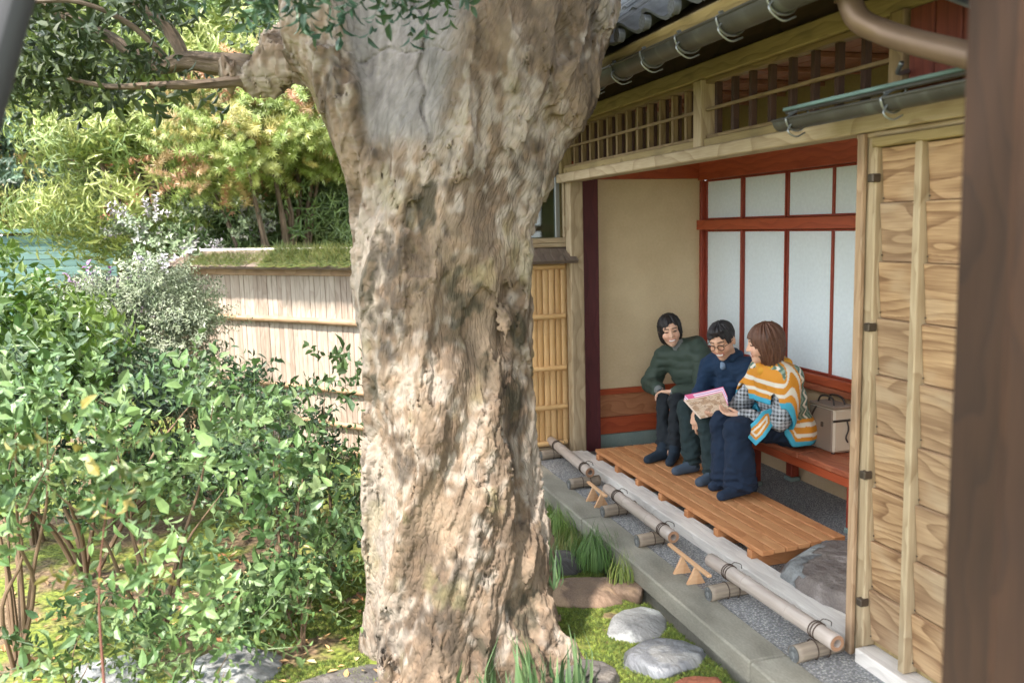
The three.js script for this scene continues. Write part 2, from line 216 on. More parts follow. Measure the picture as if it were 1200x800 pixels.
// left end of the room
box('post', [-0.02, 0.085], [-0.064, 2.03], [-6.24, -6.14], M.pale, H, 'y', 0.006);
box('post', [0.088, 0.252], [-0.064, 2.05], [-6.37, -6.25], M.burgundy, H, 'y', 0.006);
slab('end_wall', [0.25, 1.21], [0.41, 2.05], [-6.42, -6.35], M.plaster, H, 1.1);
box('wainscot', [0.254, 1.2], [0.18, 0.36], [-6.42, -6.352], M.panel, H, 'x');
box('wainscot_rail', [0.254, 1.2], [0.362, 0.408], [-6.42, -6.338], M.red, H, 'x');
box('wainscot_rail', [0.254, 1.2], [0.045, 0.178], [-6.42, -6.334], M.red, H, 'x');
slab('base_strip', [0.1, 1.21], [-0.07, 0.043], [-6.44, -6.32], M.concreteGreen, H, 0.8);
box('end_beam', [-0.02, 1.19], [2.052, 2.19], [-6.42, -6.325], M.red, H, 'x');
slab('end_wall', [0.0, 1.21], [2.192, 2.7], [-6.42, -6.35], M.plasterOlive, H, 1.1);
// back wall: plaster dado, two rows of paper screens, red beams
slab('back_wall', [1.2, 1.28], [-0.07, 0.597], [-6.42, -1.2], M.plasterLight, H, 1.1);
box('dado_rail', [1.15, 1.28], [0.6, 0.64], [-6.35, -1.9], M.bench, H, 'z');
box('screen_track', [1.16, 1.28], [0.643, 0.7], [-6.35, -1.9], M.red, H, 'z');
box('screen_track', [1.14, 1.28], [1.645, 1.722], [-6.35, -1.9], M.red, H, 'z');
box('back_beam', [1.15, 1.28], [2.036, 2.24], [-6.35, -1.9], M.red, H, 'z');
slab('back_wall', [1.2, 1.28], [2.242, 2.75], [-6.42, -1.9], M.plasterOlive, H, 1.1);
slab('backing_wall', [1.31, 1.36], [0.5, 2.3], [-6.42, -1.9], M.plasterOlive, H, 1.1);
box('screen_post', [1.165, 1.285], [0.702, 2.034], [-6.35, -6.318], M.redDark, H, 'y');
{
  const zs = [-6.318, -5.755, -5.21, -4.715, -4.2, -3.65, -3.1];
  for (let i = 0; i + 1 < zs.length; i++) for (const [y0, y1] of [[0.703, 1.642], [1.724, 2.034]]) {
    const a = zs[i] + 0.002, b = zs[i + 1] - 0.002, xo = i % 2 ? 1.2 : 1.208, p = mesh('paper_screen', uvBox(0.006, y1 - y0 - 0.02, b - a - 0.02), M.paper, H, [xo + 0.012, (y0 + y1) / 2, (a + b) / 2]);
    const w = i === 0 ? 0.016 : 0.013, D = 0.022, hh = y1 - y0, L = b - a;
    for (const s of [-1, 1]) { mesh('frame_stile', chBox(D, hh - 0.001, w, 'y', 0.002), M.redDark, p, [-0.006, 0, s * (L / 2 - w / 2)]); mesh('frame_rail', chBox(D, 0.012, L - 2 * w, 'z', 0.002), M.redDark, p, [-0.006, s * (hh / 2 - 0.007), 0]); }
    if (i === 1) mesh('meeting_stile', chBox(0.03, hh - 0.002, 0.022, 'y', 0.002), M.redDark, p, [-0.02, 0, -L / 2 + 0.008]);
  }
}
// ceiling of room: boards and battens
for (let i = 0; i < 8; i++) box('ceiling_board', [0.05 + i * 0.155, 0.2 + i * 0.155], [2.56, 2.575], [-6.34, -1.9], M.ceiling, H, 'z', 0.003);
for (let i = 0; i < 10; i++) box('ceiling_batten', [0.05, 1.2], [2.53, 2.558], [-6.1 + i * 0.42, -6.075 + i * 0.42], M.ceiling, H, 'x', 0.003);
// front: lintel, transom frame and lattice
box('lintel', [-0.075, 0.045], [2.022, 2.086], [-6.28, -2.72], M.pale, H, 'z', 0.006);
box('transom_rail', [-0.045, 0.035], [2.088, 2.128], [-6.2, -2.72], M.olive, H, 'z');
box('transom_beam', [-0.06, 0.06], [2.425, 2.51], [-7.0, -1.2], M.olive, H, 'z', 0.006);
box('transom_post', [-0.058, 0.03], [2.0885, 2.424], [-6.275, -6.215], M.olive, H, 'y');
box('transom_post', [-0.062, 0.03], [2.0885, 2.424], [-4.19, -4.105], M.pale, H, 'y');
const lat = (z0, z1, first, n, step, dark) => {
  const fr = box('lattice', [-0.034, 0.02], [2.129, 2.146], [z0, z1], M.lattice, H, 'z', 0.003); fr.userData.label = dark ? 'transom lattice of broad dark bars' : 'transom lattice of closely set bars';
  const o = fr.position; const sub = (nm, x, y, z, m, g) => { const b = box(nm, x, y, z, m, fr, g, 0.002); b.position.sub(o); };
  sub('lattice_rail', [-0.034, 0.02], [2.402, 2.424], [z0, z1], M.lattice, 'z');
  sub('lattice_rail', [-0.037, -0.022], [2.266, 2.282], [z0, z1], M.lattice, 'z');
  for (let i = 0; i < n; i++) { const z = first + i * step; sub('lattice_bar', [-0.02, 0.012], [2.147, 2.401], [z - 0.013, z + 0.013], dark ? M.latticeDark : M.lattice, 'y'); if (!dark) sub('lattice_bar', [0.0125, 0.03], [2.147, 2.401], [z - 0.02, z + 0.02], M.latticeDark, 'y'); }
};
lat(-6.214, -4.192, -6.04, 12, 0.1535, false); lat(-4.104, -2.72, -4.03, 9, 0.158, true);
// eaves: soffit, rafters, tiles
slab('eave_wall', [0.0, 0.05], [2.512, 2.93], [-7.0, -1.2], M.darkWood, H, 1);
const pitch = Math.atan(0.72), EX = -0.6, EY = 2.5;
{
  const L = 2.6, mid = [EX + Math.cos(pitch) * L / 2, EY + Math.sin(pitch) * L / 2];
  const roof = mesh('roof', chBox(L, 0.03, 6.2, 'x', 0.003), M.darkWood, H, [mid[0], mid[1], -4.1], [0, 0, pitch]); roof.userData.label = 'dark boarded roof slope under grey tiles';
  for (let i = 0; i < 20; i++) mesh('rafter', chBox(1.3, 0.045, 0.04, 'x', 0.003), M.darkWood, roof, [-L / 2 + 0.68, -0.038, -2.95 + i * 0.3]);
  mesh('eave_board', chBox(0.03, 0.075, 6.2, 'z', 0.004), M.olive, roof, [-L / 2 - 0.016, -0.02, 0]);
  // S-shaped pantile
  const W = 0.262, TL = 0.27, seg = 10, prof = t => 0.034 * Math.sin((t - 0.12) * Math.PI * 2) * (t < 0.62 ? 1.25 : 0.85), th = 0.016, pos = [], idx = [], uv = [];
  const ring = []; for (let i = 0; i <= seg; i++) ring.push([prof(i / seg) + th, (i / seg - 0.5) * W * 1.02]); for (let i = seg; i >= 0; i--) ring.push([prof(i / seg), (i / seg - 0.5) * W * 1.02]);
  for (const [x, dy] of [[-TL / 2, 0.0], [TL / 2, 0.0]]) for (const [y, z] of ring) { pos.push(x, y + dy, z); uv.push(x * 3, z * 3); }
  const n = ring.length; for (let i = 0; i < n; i++) { const a = i, b = (i + 1) % n; idx.push(a, a + n, b, b, a + n, b + n); } for (let i = 0; i < seg; i++) { const q = n - 1 - i; idx.push(i, i + 1, q, q, i + 1, q - 1); }
  let g = new THREE.BufferGeometry(); g.setAttribute('position', new THREE.Float32BufferAttribute(pos, 3)); g.setAttribute('uv', new THREE.Float32BufferAttribute(uv, 2)); g.setIndex(idx); g = g.toNonIndexed(); g.computeVertexNormals();
  // round eave end: disc in front of the crown of the wave
  const disc = new THREE.CylinderGeometry(0.03, 0.03, 0.03, 16); disc.rotateZ(Math.PI / 2);
  const r = rngOf(5), cols = 23;
  for (let row = 0; row < 10; row++) for (let c = 0; c < cols; c++) { if (row > 5 && c < 8) continue; const t = mesh('roof_tile', g, r() > 0.45 ? M.tile : M.tile2, roof, [-L / 2 - 0.03 + TL / 2 + row * 0.235, 0.062 + 0.004 * r(), -2.98 + c * W], [0, (r() - 0.5) * 0.02, -0.055]); if (row === 0) { const d = mesh('roof_tile', disc, M.tile, roof, [-L / 2 - 0.05, 0.078, -2.98 + c * W - 0.035], [0, 0, -pitch]); d.userData.label = 'round eave end tile'; } }
}
// half-round gutter with bracket straps
function gutter(parent, x, y, z0, z1, r, mat, straps, tilt = 0) {
  const sh = new THREE.Shape(); sh.absarc(0, 0, r, Math.PI, 2 * Math.PI, false); sh.absarc(0, 0, r - 0.004, 2 * Math.PI, Math.PI, true); const g = new THREE.ExtrudeGeometry(sh, { depth: z1 - z0, bevelEnabled: false, curveSegments: 14 });
  const m = mesh('gutter', g, mat, parent, [x, y, z0]); m.rotation.x = tilt;
  const lip = mesh('gutter_lip', tube([[-r, 0, 0], [-r, 0, z1 - z0]], [0.006, 0.006], 8, 1), mat, m);
  for (const s of straps) { const p = []; for (let i = 0; i <= 10; i++) { const a = Math.PI + i / 10 * Math.PI; p.push([Math.cos(a) * (r + 0.006), Math.sin(a) * (r + 0.006), s]); } p.push([r + 0.012, 0.04, s]); p.unshift([-r + 0.004, 0.016, s], [-r + 0.05, 0.03, s + 0.002]); p.reverse(); const b = tube(p, [0.0045, 0.0045], 6, 2); mesh('gutter_bracket', b, M.bracket, m);
    mesh('gutter_bracket', tube([[-r + 0.012, -0.02, s + 0.012], [-r - 0.008, -0.05, s + 0.016], [-0.015, -r - 0.03, s + 0.02], [r * 0.6, -r - 0.015, s + 0.02]], [0.0035, 0.0035], 6, 4), M.bracket, m); }
  return m;
}
gutter(H, -0.575, 2.452, -7.15, -1.2, 0.058, M.gutter, Array.from({ length: 17 }, (_, i) => 0.3 + i * 0.325), 0.002);
// downpipe that leaves the gutter and slants back to the wall
{
  const p = mesh('downpipe', tube([[-0.47, 2.56, -2.44], [-0.47, 2.40, -2.43], [-0.455, 2.32, -2.40], [-0.41, 2.265, -2.33], [-0.37, 2.13, -2.0], [-0.34, 2.02, -1.7]], [0.038, 0.038], 16, 6), M.pipe, H);
  for (const [y, r] of [[2.43, 0.043], [2.39, 0.043]]) mesh('pipe_collar', new THREE.CylinderGeometry(r, r, 0.02, 18), M.pipe, p, [-0.47, y, -2.43]);
  for (const d of [0, 0.026]) mesh('white_cable', tube([[-0.2, 2.48, -2.5], [-0.22 - d, 2.38, -2.3], [-0.26 - d, 2.26, -2.05], [-0.3 - d, 2.15, -1.85]], [0.007, 0.007], 8, 4), M.bracket, H);
  for (let i = 0; i < 7; i++) box('wall_board', [-0.07, -0.045], [2.13, 2.42], [-2.62 + i * 0.12, -2.504 + i * 0.12], M.redBoard, H, 'y');
  box('wall_post', [-0.09, -0.02], [2.13, 2.424], [-2.7, -2.63], M.lattice, H, 'y');
  mesh('wall_hook', tube([[-0.07, 2.21, -2.62], [-0.13, 2.2, -2.6], [-0.15, 2.225, -2.56]], [0.009, 0.009], 8, 4), M.bracket, H);
}
// shutter box: framed plank panel with copper-roofed hood
{
  box('post', [-0.05, 0.05], [-0.1, 2.02], [-2.862, -2.79], M.pale, H, 'y', 0.005);
  const edge = box('door_edge', [-0.078, -0.056], [-0.06, 2.018], [-2.872, -2.835], M.fenceRail, H, 'y');
  const sb = box('shutter_box', [-0.012, 0.02], [0.0, 2.0], [-2.788, -1.3], M.olive, H, 'y'); sb.userData.label = 'panel of wide figured planks with upright battens'; const o = sb.position;
  const sub = (nm, x, y, z, m, g, c) => { const b = box(nm, x, y, z, m, sb, g, c); b.position.sub(o); return b; };
  const nailGeo = new THREE.SphereGeometry(0.0035, 6, 5);
  const ys = [0.03, 0.243, 0.444, 0.66, 0.873, 1.106, 1.324, 1.539, 1.758, 1.96], r = rngOf(9);
  for (let i = 0; i < 9; i++) for (const [z0, z1] of [[-2.77, -2.572], [-2.538, -2.3], [-2.266, -1.9]]) { const b = sub('plank', [-0.036, -0.014], [ys[i] + 0.001, ys[i + 1] - 0.001], [z0, z1], r() > 0.5 ? M.shutter : M.shutter2, 'z', 0.003); b.rotation.z = 0.07 + 0.02 * r(); b.position.x -= 0.006; b.rotation.x = (r() - 0.5) * 0.004; for (const dz of [-1, 1]) { const nl = mesh('nail', nailGeo, M.iron, sb, [b.position.x - 0.0125, b.position.y - 0.085, b.position.z + dz * ((z1 - z0) / 2 - 0.012)]); } }
  for (const z of [-2.555, -2.283]) sub('batten', [-0.075, -0.012], [0.005, 1.985], [z - 0.0165, z + 0.0165], M.pale, 'y');
  sub('batten', [-0.07, -0.012], [0.005, 1.985], [-2.788, -2.771], M.pale, 'y');
  sub('panel_rail', [-0.08, 0.02], [1.962, 1.998], [-2.788, -1.9], M.olive, 'z');
  for (const y of [0.19, 0.71, 1.29, 1.85]) { const l = sub('latch', [-0.09, -0.05], [y - 0.016, y + 0.016], [-2.795, -2.764], M.iron, 'y', 0.004); const k = box('latch_plate', [-0.05, -0.046], [-0.03, 0.03], [-0.022, 0.012], M.iron, H, 'y', 0.001); H.remove(k); }
  slab('footing', [-0.11, 0.2], [-0.3, -0.066], [-2.9, -1.2], M.concrete, H, 0.9);
  box('ground_plate', [-0.095, 0.05], [-0.066, -0.003], [-2.787, -1.2], M.sill, H, 'z');
  box('fascia', [-0.06, 0.05], [2.002, 2.02], [-2.9, -1.2], M.pale, H, 'z');
  box('fascia', [-0.1, 0.05], [2.0885, 2.125], [-2.71, -1.2], M.olive, H, 'z');
  box('fascia', [-0.085, 0.05], [2.022, 2.0875], [-2.718, -1.2], M.pale, H, 'z');
  const hood = mesh('hood_roof', chBox(0.34, 0.016, 1.9, 'z', 0.003), M.gutter, H, [-0.11, 2.15, -2.1], [0, 0, 0.18]); hood.userData.label = 'small sheet metal hood roof with green copper edge';
  mesh('copper_edge', chBox(0.014, 0.014, 1.9, 'z', 0.003), M.copper, hood, [-0.172, 0.012, 0]);
  for (let i = 0; i < 4; i++) mesh('seam', chBox(0.3, 0.014, 0.012, 'x', 0.002), M.gutter, hood, [0, 0.014, -0.7 + i * 0.45]);
  gutter(H, -0.3, 2.085, -3.04, -1.2, 0.04, M.gutter, [0.1, 0.62, 1.15], 0.002);
}
// wall left of the room: bamboo panel, shingled ledge, window
{
  const zf = -6.3, X0 = -1.0;
  slab('side_wall', [X0, 0.087], [-0.3, 1.42], [-6.42, -6.34], M.plasterLight, H, 1.1);
  const bp = box('bamboo_panel', [X0, -0.024], [-0.06, 0.0], [-6.338, -6.275], M.pale, H, 'x'); bp.userData.label = 'panel of upright split bamboo with horizontal poles'; const o = bp.position;
  const strip = (L, rr) => { const g = new THREE.CylinderGeometry(rr, rr, L, 10, 1, false); const u = g.attributes.uv, p = g.attributes.position; for (let i = 0; i < u.count; i++) u.setXY(i, p.getY(i), u.getX(i) * 0.2); return g; };
  const r = rngOf(21), node = new THREE.TorusGeometry(0.0215, 0.003, 6, 12); node.rotateX(Math.PI / 2);
  const nodes = []; let x = X0 + 0.03, k = 0;
  while (x < 0.06) { const rad = 0.022 + r() * 0.005; const s = mesh('bamboo_strip', strip(1.4, rad), k % 3 ? M.bamboo : M.bamboo2, bp, [x - o.x, 0.72 - o.y, -6.318 - o.z]); s.scale.z = 0.42; for (let q = 0; q < 4; q++) { const n = node.clone(); n.scale(rad / 0.0208, 0.7, rad / 0.0208); n.translate(0, -0.6 + q * 0.34 + r() * 0.2, 0); nodes.push(n); } for (const n of nodes.splice(0)) mesh('node_ring', n, M.bamboo2, s); x += rad * 2 + 0.0015; k++; }
  for (const y of [0.03, 0.315, 0.62, 1.02, 1.4]) { const rail = mesh('bamboo_rail', tube([[X0, 0, 0], [-0.026, 0, 0]], [0.02, 0.02], 12, 2), M.bamboo, bp, [-o.x, y - o.y, -6.272 - o.z]); }
  // shingled ledge under the window
  const lg = mesh('ledge', chBox(X0 * -1 + 0.03, 0.02, 0.24, 'x', 0.003), M.shingle, H, [(X0 + 0.03) / 2, 1.485, -6.22], [0.42, 0, 0]); lg.userData.label = 'weathered shingled ledge below window';
  for (let row = 0; row < 3; row++) for (let i = 0; i < 11; i++) { const w = 0.088 + r() * 0.01; mesh('shingle', chBox(w, 0.012, 0.11, 'z', 0.002), M.shingle, lg, [-0.47 + i * 0.094 + (r() - 0.5) * 0.01 + row * 0.012 - 0.01, 0.018 + r() * 0.004, 0.075 - row * 0.075], [0.09, (r() - 0.5) * 0.05, 0]); }
  box('ledge_board', [X0, 0.04], [1.545, 1.575], [-6.33, -6.27], M.pale, H, 'x');
  // window
  const wf = box('window', [X0, 0.03], [1.578, 1.615], [-6.335, -6.285], M.pale, H, 'x'); wf.userData.label = 'glazed window in pale wooden frame'; const wo = wf.position;
  const sub = (nm, a, b, c, m, g) => { const q = box(nm, a, b, c, m, wf, g, 0.003); q.position.sub(wo); return q; };
  sub('window_stile', [-0.015, 0.03], [1.617, 2.2], [-6.333, -6.29], M.pale, 'y'); sub('window_stile', [-0.075, -0.04], [1.617, 2.13], [-6.345, -6.31], M.bracket, 'y'); sub('window_stile', [-0.55, -0.515], [1.617, 2.13], [-6.345, -6.31], M.bracket, 'y'); sub('window_rail', [X0, -0.017], [2.13, 2.165], [-6.345, -6.31], M.bracket, 'x'); sub('window_rail', [X0, 0.03], [2.2, 2.24], [-6.335, -6.285], M.darkWood, 'x');
  const pane = mesh('pane', new THREE.BoxGeometry(0.94, 0.5, 0.004), phys({ color: lin(225, 235, 232), transmission: 1, thickness: 0, roughness: 0.03, ior: 1.5 }), wf, [-0.515 - wo.x, 1.872 - wo.y, -6.33 - wo.z]);
  slab('window_head', [X0, 0.03], [2.242, 2.9], [-6.42, -6.3], M.darkWood, H, 1);
  // dim room behind the glass
  slab('room_wall', [X0, 0.0], [1.2, 2.6], [-7.7, -7.62], M.plasterOlive, H, 1); slab('room_wall', [X0 - 0.08, X0], [-0.3, 2.6], [-7.7, -6.3], M.plasterOlive, H, 1); slab('room_wall', [0.0, 0.07], [1.2, 2.6], [-7.62, -6.425], M.plasterOlive, H, 1); slab('room_floor', [X0, 0.0], [1.18, 1.23], [-7.62, -6.425], M.darkWood, H, 1); slab('room_ceiling', [X0, 0.0], [2.6, 2.66], [-7.7, -6.43], M.ceiling, H, 1);
}
slab('gable_wall', [0.06, 1.28], [-0.3, 2.9], [-1.15, -1.05], M.plaster, H, 1.1);

// ------------------------------------------------------------------ bench, deck, step stone
{
  const t = thing('bench', 'long low red-brown bench built against the wall under paper screens', 'bench', [0.99, -0.06, -4.6]);
  const L = (n, x, y, z, m, g) => box(n, x, y, z, m, t, g).position.sub(t.position);
  L('seat_board', [0.8, 1.0], [0.265, 0.3], [-6.3, -4.47], M.bench, 'z'); L('seat_board', [1.003, 1.195], [0.265, 0.3], [-6.3, -4.47], M.bench, 'z'); L('seat_board', [0.8, 1.0], [0.265, 0.3], [-4.466, -3.0], M.bench, 'z'); L('seat_board', [1.003, 1.195], [0.265, 0.3], [-4.466, -3.0], M.bench, 'z');
  L('apron', [0.815, 0.84], [0.205, 0.263], [-6.28, -3.02], M.red, 'z');
  for (const z of [-6.15, -5.02, -4.0, -3.1]) { L('leg', [0.82, 0.885], [-0.03, 0.204], [z - 0.033, z + 0.033], M.redDark, 'y'); L('leg', [1.12, 1.18], [-0.03, 0.262], [z - 0.033, z + 0.033], M.redDark, 'y'); L('leg_pad', [0.812, 0.893], [-0.06, -0.031], [z - 0.04, z + 0.04], M.concreteGreen, 'x'); L('leg_pad', [1.112, 1.188], [-0.06, -0.031], [z - 0.04, z + 0.04], M.concreteGreen, 'x'); }
}
{
  const t = thing('deck_board', 'low slatted wooden foot deck of orange cedar planks on the pebble floor', 'deck', [0.3, -0.06, -4.78]);
  const x0 = 0.045, x1 = 0.575, n = 7, w = (x1 - x0) / n, r = rngOf(31), z0 = -5.88, z1 = -3.68;
  for (let i = 0; i < n; i++) box('plank', [x0 + i * w + 0.004, x0 + (i + 1) * w - 0.004], [0.035, 0.06 + r() * 0.002], [z0 + r() * 0.008, z1 + r() * 0.012 + (i / n) * -0.05], i % 2 ? M.deck : M.deck2, t, 'z', 0.003).position.sub(t.position);
  for (let i = 0; i < 7; i++) { const z = z0 + 0.06 + i * (z1 - z0 - 0.16) / 6; box('cross_batten', [x0 - 0.004, x1 - 0.01], [-0.06, 0.034], [z - 0.022, z + 0.022], M.deck2, t, 'x').position.sub(t.position); }
}
// stones: faceted, noise-worn lumps with flattened tops
function stoneGeo(sx, sy, sz, seed, { flat = 0.5, cuts = 9, det = 20, rough = 0.06 } = {}) {
  const g = new THREE.SphereGeometry(1, det * 2, det), p = g.attributes.position, r = rngOf(seed), pl = []; for (let i = 0; i < cuts; i++) { const a = r() * 6.28, e = (r() - 0.35) * 1.4; pl.push([Math.cos(a) * Math.cos(e), Math.sin(e), Math.sin(a) * Math.cos(e), 0.68 + r() * 0.26]); } pl.push([(r() - 0.5) * 0.14, 1, (r() - 0.5) * 0.14, flat]);
  for (let i = 0; i < p.count; i++) { let x = p.getX(i), y = p.getY(i), z = p.getZ(i); const q = 1 + 0.22 * fbm3(x * 1.2 + seed, y * 1.2, z * 1.2, 3); x *= q; y *= q; z *= q; for (const [a, b, c, d] of pl) { const k = a * x + b * y + c * z - d; if (k > 0) { const m = k * 0.9; x -= a * m; y -= b * m; z -= c * m; } } const f = rough * fbm3(x * 4 + seed, y * 4, z * 4, 4); p.setXYZ(i, x * sx * (1 + f), y * sy * (1 + f), z * sz * (1 + f)); }
  const u = g.attributes.uv; for (let i = 0; i < p.count; i++) u.setXY(i, (p.getX(i) + p.getY(i) * 0.6) / 0.6 + seed * 0.13, (p.getZ(i) + p.getY(i) * 0.5) / 0.6);
  g.computeVertexNormals(); return g;
}
function stone(name, label, [x, y, z], [sx, sy, sz], mat, seed, turn = 0, o) { const m = mesh(name, stoneGeo(sx, sy, sz, seed, o), mat, scene, [x, y, z], [0, turn, 0]); tag(m, label, 'stone'); return m; }
{
  const s = stone('step_stone', 'large flat grey stepping stone inside the sill beside the deck', [0.4, -0.03, -3.3], [0.39, 0.17, 0.5], M.stepStone, 12, 0.1, { flat: 0.55, det: 34, rough: 0.04 });
  // pale mineral crust on the end next to the deck
  const g = stoneGeo(0.39, 0.17, 0.5, 12, { flat: 0.55, det: 34, rough: 0.04 }), p = g.attributes.position, id = g.index.array, keep = [];
  for (let i = 0; i < id.length; i += 3) { let ok = true; for (let k = 0; k < 3; k++) { const a = id[i + k], x = p.getX(a), y = p.getY(a), z = p.getZ(a); if (y < 0.0 || -z * 0.8 - x * 0.6 + 0.12 * fbm3(x * 14, y * 14, z * 14, 3) < 0.26) ok = false; } if (ok) keep.push(id[i], id[i + 1], id[i + 2]); }
  g.setIndex(keep); const n = g.attributes.normal; for (let i = 0; i < p.count; i++) p.setXYZ(i, p.getX(i) + n.getX(i) * 0.003, p.getY(i) + n.getY(i) * 0.003, p.getZ(i) + n.getZ(i) * 0.003);
  const c = mesh('mineral_crust', g, M.stoneGrey, s); c.userData.label = 'pale crust on the stone edge';
}
stone('garden_stone', 'small dark grey stone beside the trunk next to grass', [-0.76, -0.18, -4.46], [0.13, 0.09, 0.15], M.stoneDark, 3, 0.4);
stone('garden_stone', 'broad flat brown stepping stone in the moss', [-0.78, -0.2, -4.06], [0.25, 0.1, 0.2], M.stoneBrown, 5, -0.3);
stone('garden_stone', 'small tan lump at the end of the broad brown stone', [-0.55, -0.19, -3.98], [0.09, 0.07, 0.1], M.stoneBrown, 7, 0.3);
stone('garden_stone', 'rough pale grey stepping stone in the moss', [-0.67, -0.2, -3.63], [0.165, 0.085, 0.15], M.stoneGrey, 9, 0.5);
stone('garden_stone', 'smooth blue-grey stepping stone in the moss', [-0.69, -0.2, -3.28], [0.2, 0.085, 0.15], M.stoneBlue, 11, -0.25);
stone('garden_stone', 'rusty red stone in the moss beside the kerb', [-0.7, -0.21, -2.96], [0.18, 0.1, 0.14], M.stoneRed, 14, 0.2);
stone('garden_stone', 'dark stone wedged against the tree roots', [-1.06, -0.2, -3.22], [0.17, 0.1, 0.13], M.stoneDark, 15, 0.7);
stone('garden_stone', 'small brown stone behind the grass by the trunk', [-0.79, -0.18, -4.95], [0.12, 0.12, 0.16], M.stoneBrown, 17, 1.1);
stone('garden_stone', 'flat dark slab stone in front of the trunk and shrubs', [-2.12, -0.22, -3.5], [0.36, 0.08, 0.2], M.stoneDark, 19, 0.2);
stone('garden_stone', 'pale rough rock half hidden under the shrubs', [-2.5, -0.19, -3.78], [0.26, 0.1, 0.2], M.stoneGrey, 23, 0.9);
stone('garden_stone', 'low grey rock under leafy stems left of the pale rock', [-3.02, -0.2, -3.95], [0.18, 0.09, 0.16], M.stoneGrey, 27, 0.1);

// ------------------------------------------------------------------ bamboo poles on log stubs, small trestles
{
  const logs = [[-0.17, -6.17], [-0.235, -5.39], [-0.245, -4.78], [-0.262, -4.25], [-0.245, -3.5], [-0.215, -2.87]], R0 = 0.037, yL = -0.026;
  const poles = [[[-0.15, -6.3], [-0.2, -5.36], 0], [[-0.235, -4.98], [-0.25, -4.05], 2], [[-0.225, -3.7], [-0.2, -2.76], 4]];
  const names = ['far bamboo pole by the bamboo wall panel', 'middle bamboo pole between the two wooden trestles', 'bamboo pole nearest the shutter box'];
  logs.forEach(([x, z], i) => {
    const t = thing('log_stub', ['log stub under the end of the pole by the bamboo wall panel', 'log stub under the open end of the far pole', 'log stub beside the far trestle under the middle pole', 'log stub under the open end of the middle pole', 'log stub next to the second trestle', 'log stub beside the shutter box footing'][i], 'log', [x, yL, z], 'log stubs under the bamboo poles');
    const g = tube([[-0.11, 0, 0.01], [0, 0.002, 0], [0.115, 0, -0.01]], [R0, R0 * 0.97, R0], 18, 4, true, 0.1, i * 3); mesh('log', g, M.log, t);
    mesh('cut_face', new THREE.CylinderGeometry(R0 * 0.88, R0 * 0.88, 0.004, 18).rotateZ(Math.PI / 2), M.stoneGrey, t, [-0.112, 0, 0.01]);
    for (const s of [-0.035, 0.02]) mesh('cord', new THREE.TorusGeometry(R0 + 0.003, 0.0026, 6, 22).rotateY(Math.PI / 2), M.cord, t, [s + 0.02, 0, 0]);
  });
  poles.forEach(([a, b, k], i) => {
    const r = 0.034, y = yL + R0 + r + 0.001, t = thing('bamboo_pole', ['weathered grey pole lying on log stubs by the bamboo wall panel', 'weathered grey pole lying between the two small trestles', 'thick weathered pole lying beside the shutter box'][i], 'pole', [a[0], y, a[1]], 'weathered poles along the sill');
    const L = Math.hypot(b[0] - a[0], b[1] - a[1]), ang = Math.atan2(b[0] - a[0], b[1] - a[1]); t.rotation.y = ang;
    const pf = []; for (let q = 0; q <= 24; q++) pf.push(new THREE.Vector2(r * (1 + 0.035 * n3(q / 24 * L * 3 + i * 9, 0.5, 1)), q / 24 * L)); pf.unshift(new THREE.Vector2(r * 0.55, 0.06), new THREE.Vector2(r * 0.55, 0.001)); pf.push(new THREE.Vector2(r * 0.55, L - 0.001), new THREE.Vector2(r * 0.55, L - 0.06));
    const g = new THREE.LatheGeometry(pf, 26); { const p = g.attributes.position, u = g.attributes.uv; for (let q = 0; q < p.count; q++) u.setXY(q, p.getY(q), Math.atan2(p.getZ(q), p.getX(q)) * r); } g.rotateX(Math.PI / 2);
    mesh('culm', g, M.bambooGrey, t);
    for (const e of [-0.0025, L + 0.0025]) { const ring = new THREE.RingGeometry(r * 0.5, r * 0.95, 22); const m = mesh('cut_end', ring, M.cutWood, t, [0, 0, e]); if (e < 0) m.rotation.y = Math.PI; }
    for (const e of [0.062, L - 0.062]) mesh('inner_node', new THREE.CylinderGeometry(r * 0.56, r * 0.56, 0.004, 18).rotateX(Math.PI / 2), M.cutWood, t, [0, 0, e]);
    for (const f of [0.33, 0.68]) mesh('node_ring', new THREE.TorusGeometry(r * 1.0, 0.0025, 6, 24), M.bambooGrey, t, [0, 0, L * f]);
    for (const z of [0.17, L - 0.12]) for (const dz of [-0.012, 0.0, 0.014]) { const c = mesh('binding_cord', new THREE.TorusGeometry(r + 0.002, 0.0026, 6, 24), M.cord, t, [0, 0, z + dz]); c.rotation.set(dz * 4, dz * 6, 0); }
    for (const z of [0.17, L - 0.12]) mesh('binding_cord', tube([[0.01, r + 0.002, z], [0.02, r + 0.016, z + 0.01], [0.05, r + 0.004, z + 0.02], [0.06, r - 0.02, z + 0.01]], [0.0022, 0.0022], 6, 4), M.cord, t);
  });
  for (const [x, z, L, lb] of [[-0.29, -5.02, 0.3, 'small wooden trestle between the far pole and the middle pole'], [-0.315, -3.76, 0.42, 'small wooden trestle between the middle pole and the pole by the shutter box']]) {
    const t = thing('trestle', lb, 'trestle', [x, -0.06, z], 'small trestles between the poles');
    const tri = new THREE.Shape(); tri.moveTo(-0.048, 0); tri.lineTo(0.048, 0); tri.lineTo(0, 0.09); tri.closePath();
    const g = new THREE.ExtrudeGeometry(tri, { depth: 0.014, bevelEnabled: true, bevelSize: 0.0015, bevelThickness: 0.0015, bevelSegments: 1 });
    for (const dz of [-0.075, 0.065]) mesh('triangle_foot', g, M.trestle, t, [0, 0.001, dz], [0, 0, 0]);
    mesh('ridge_bar', chBox(0.022, 0.014, L, 'z', 0.002), M.trestle, t, [0, 0.0975, 0.0], [0.03, 0, 0]);
  }
}
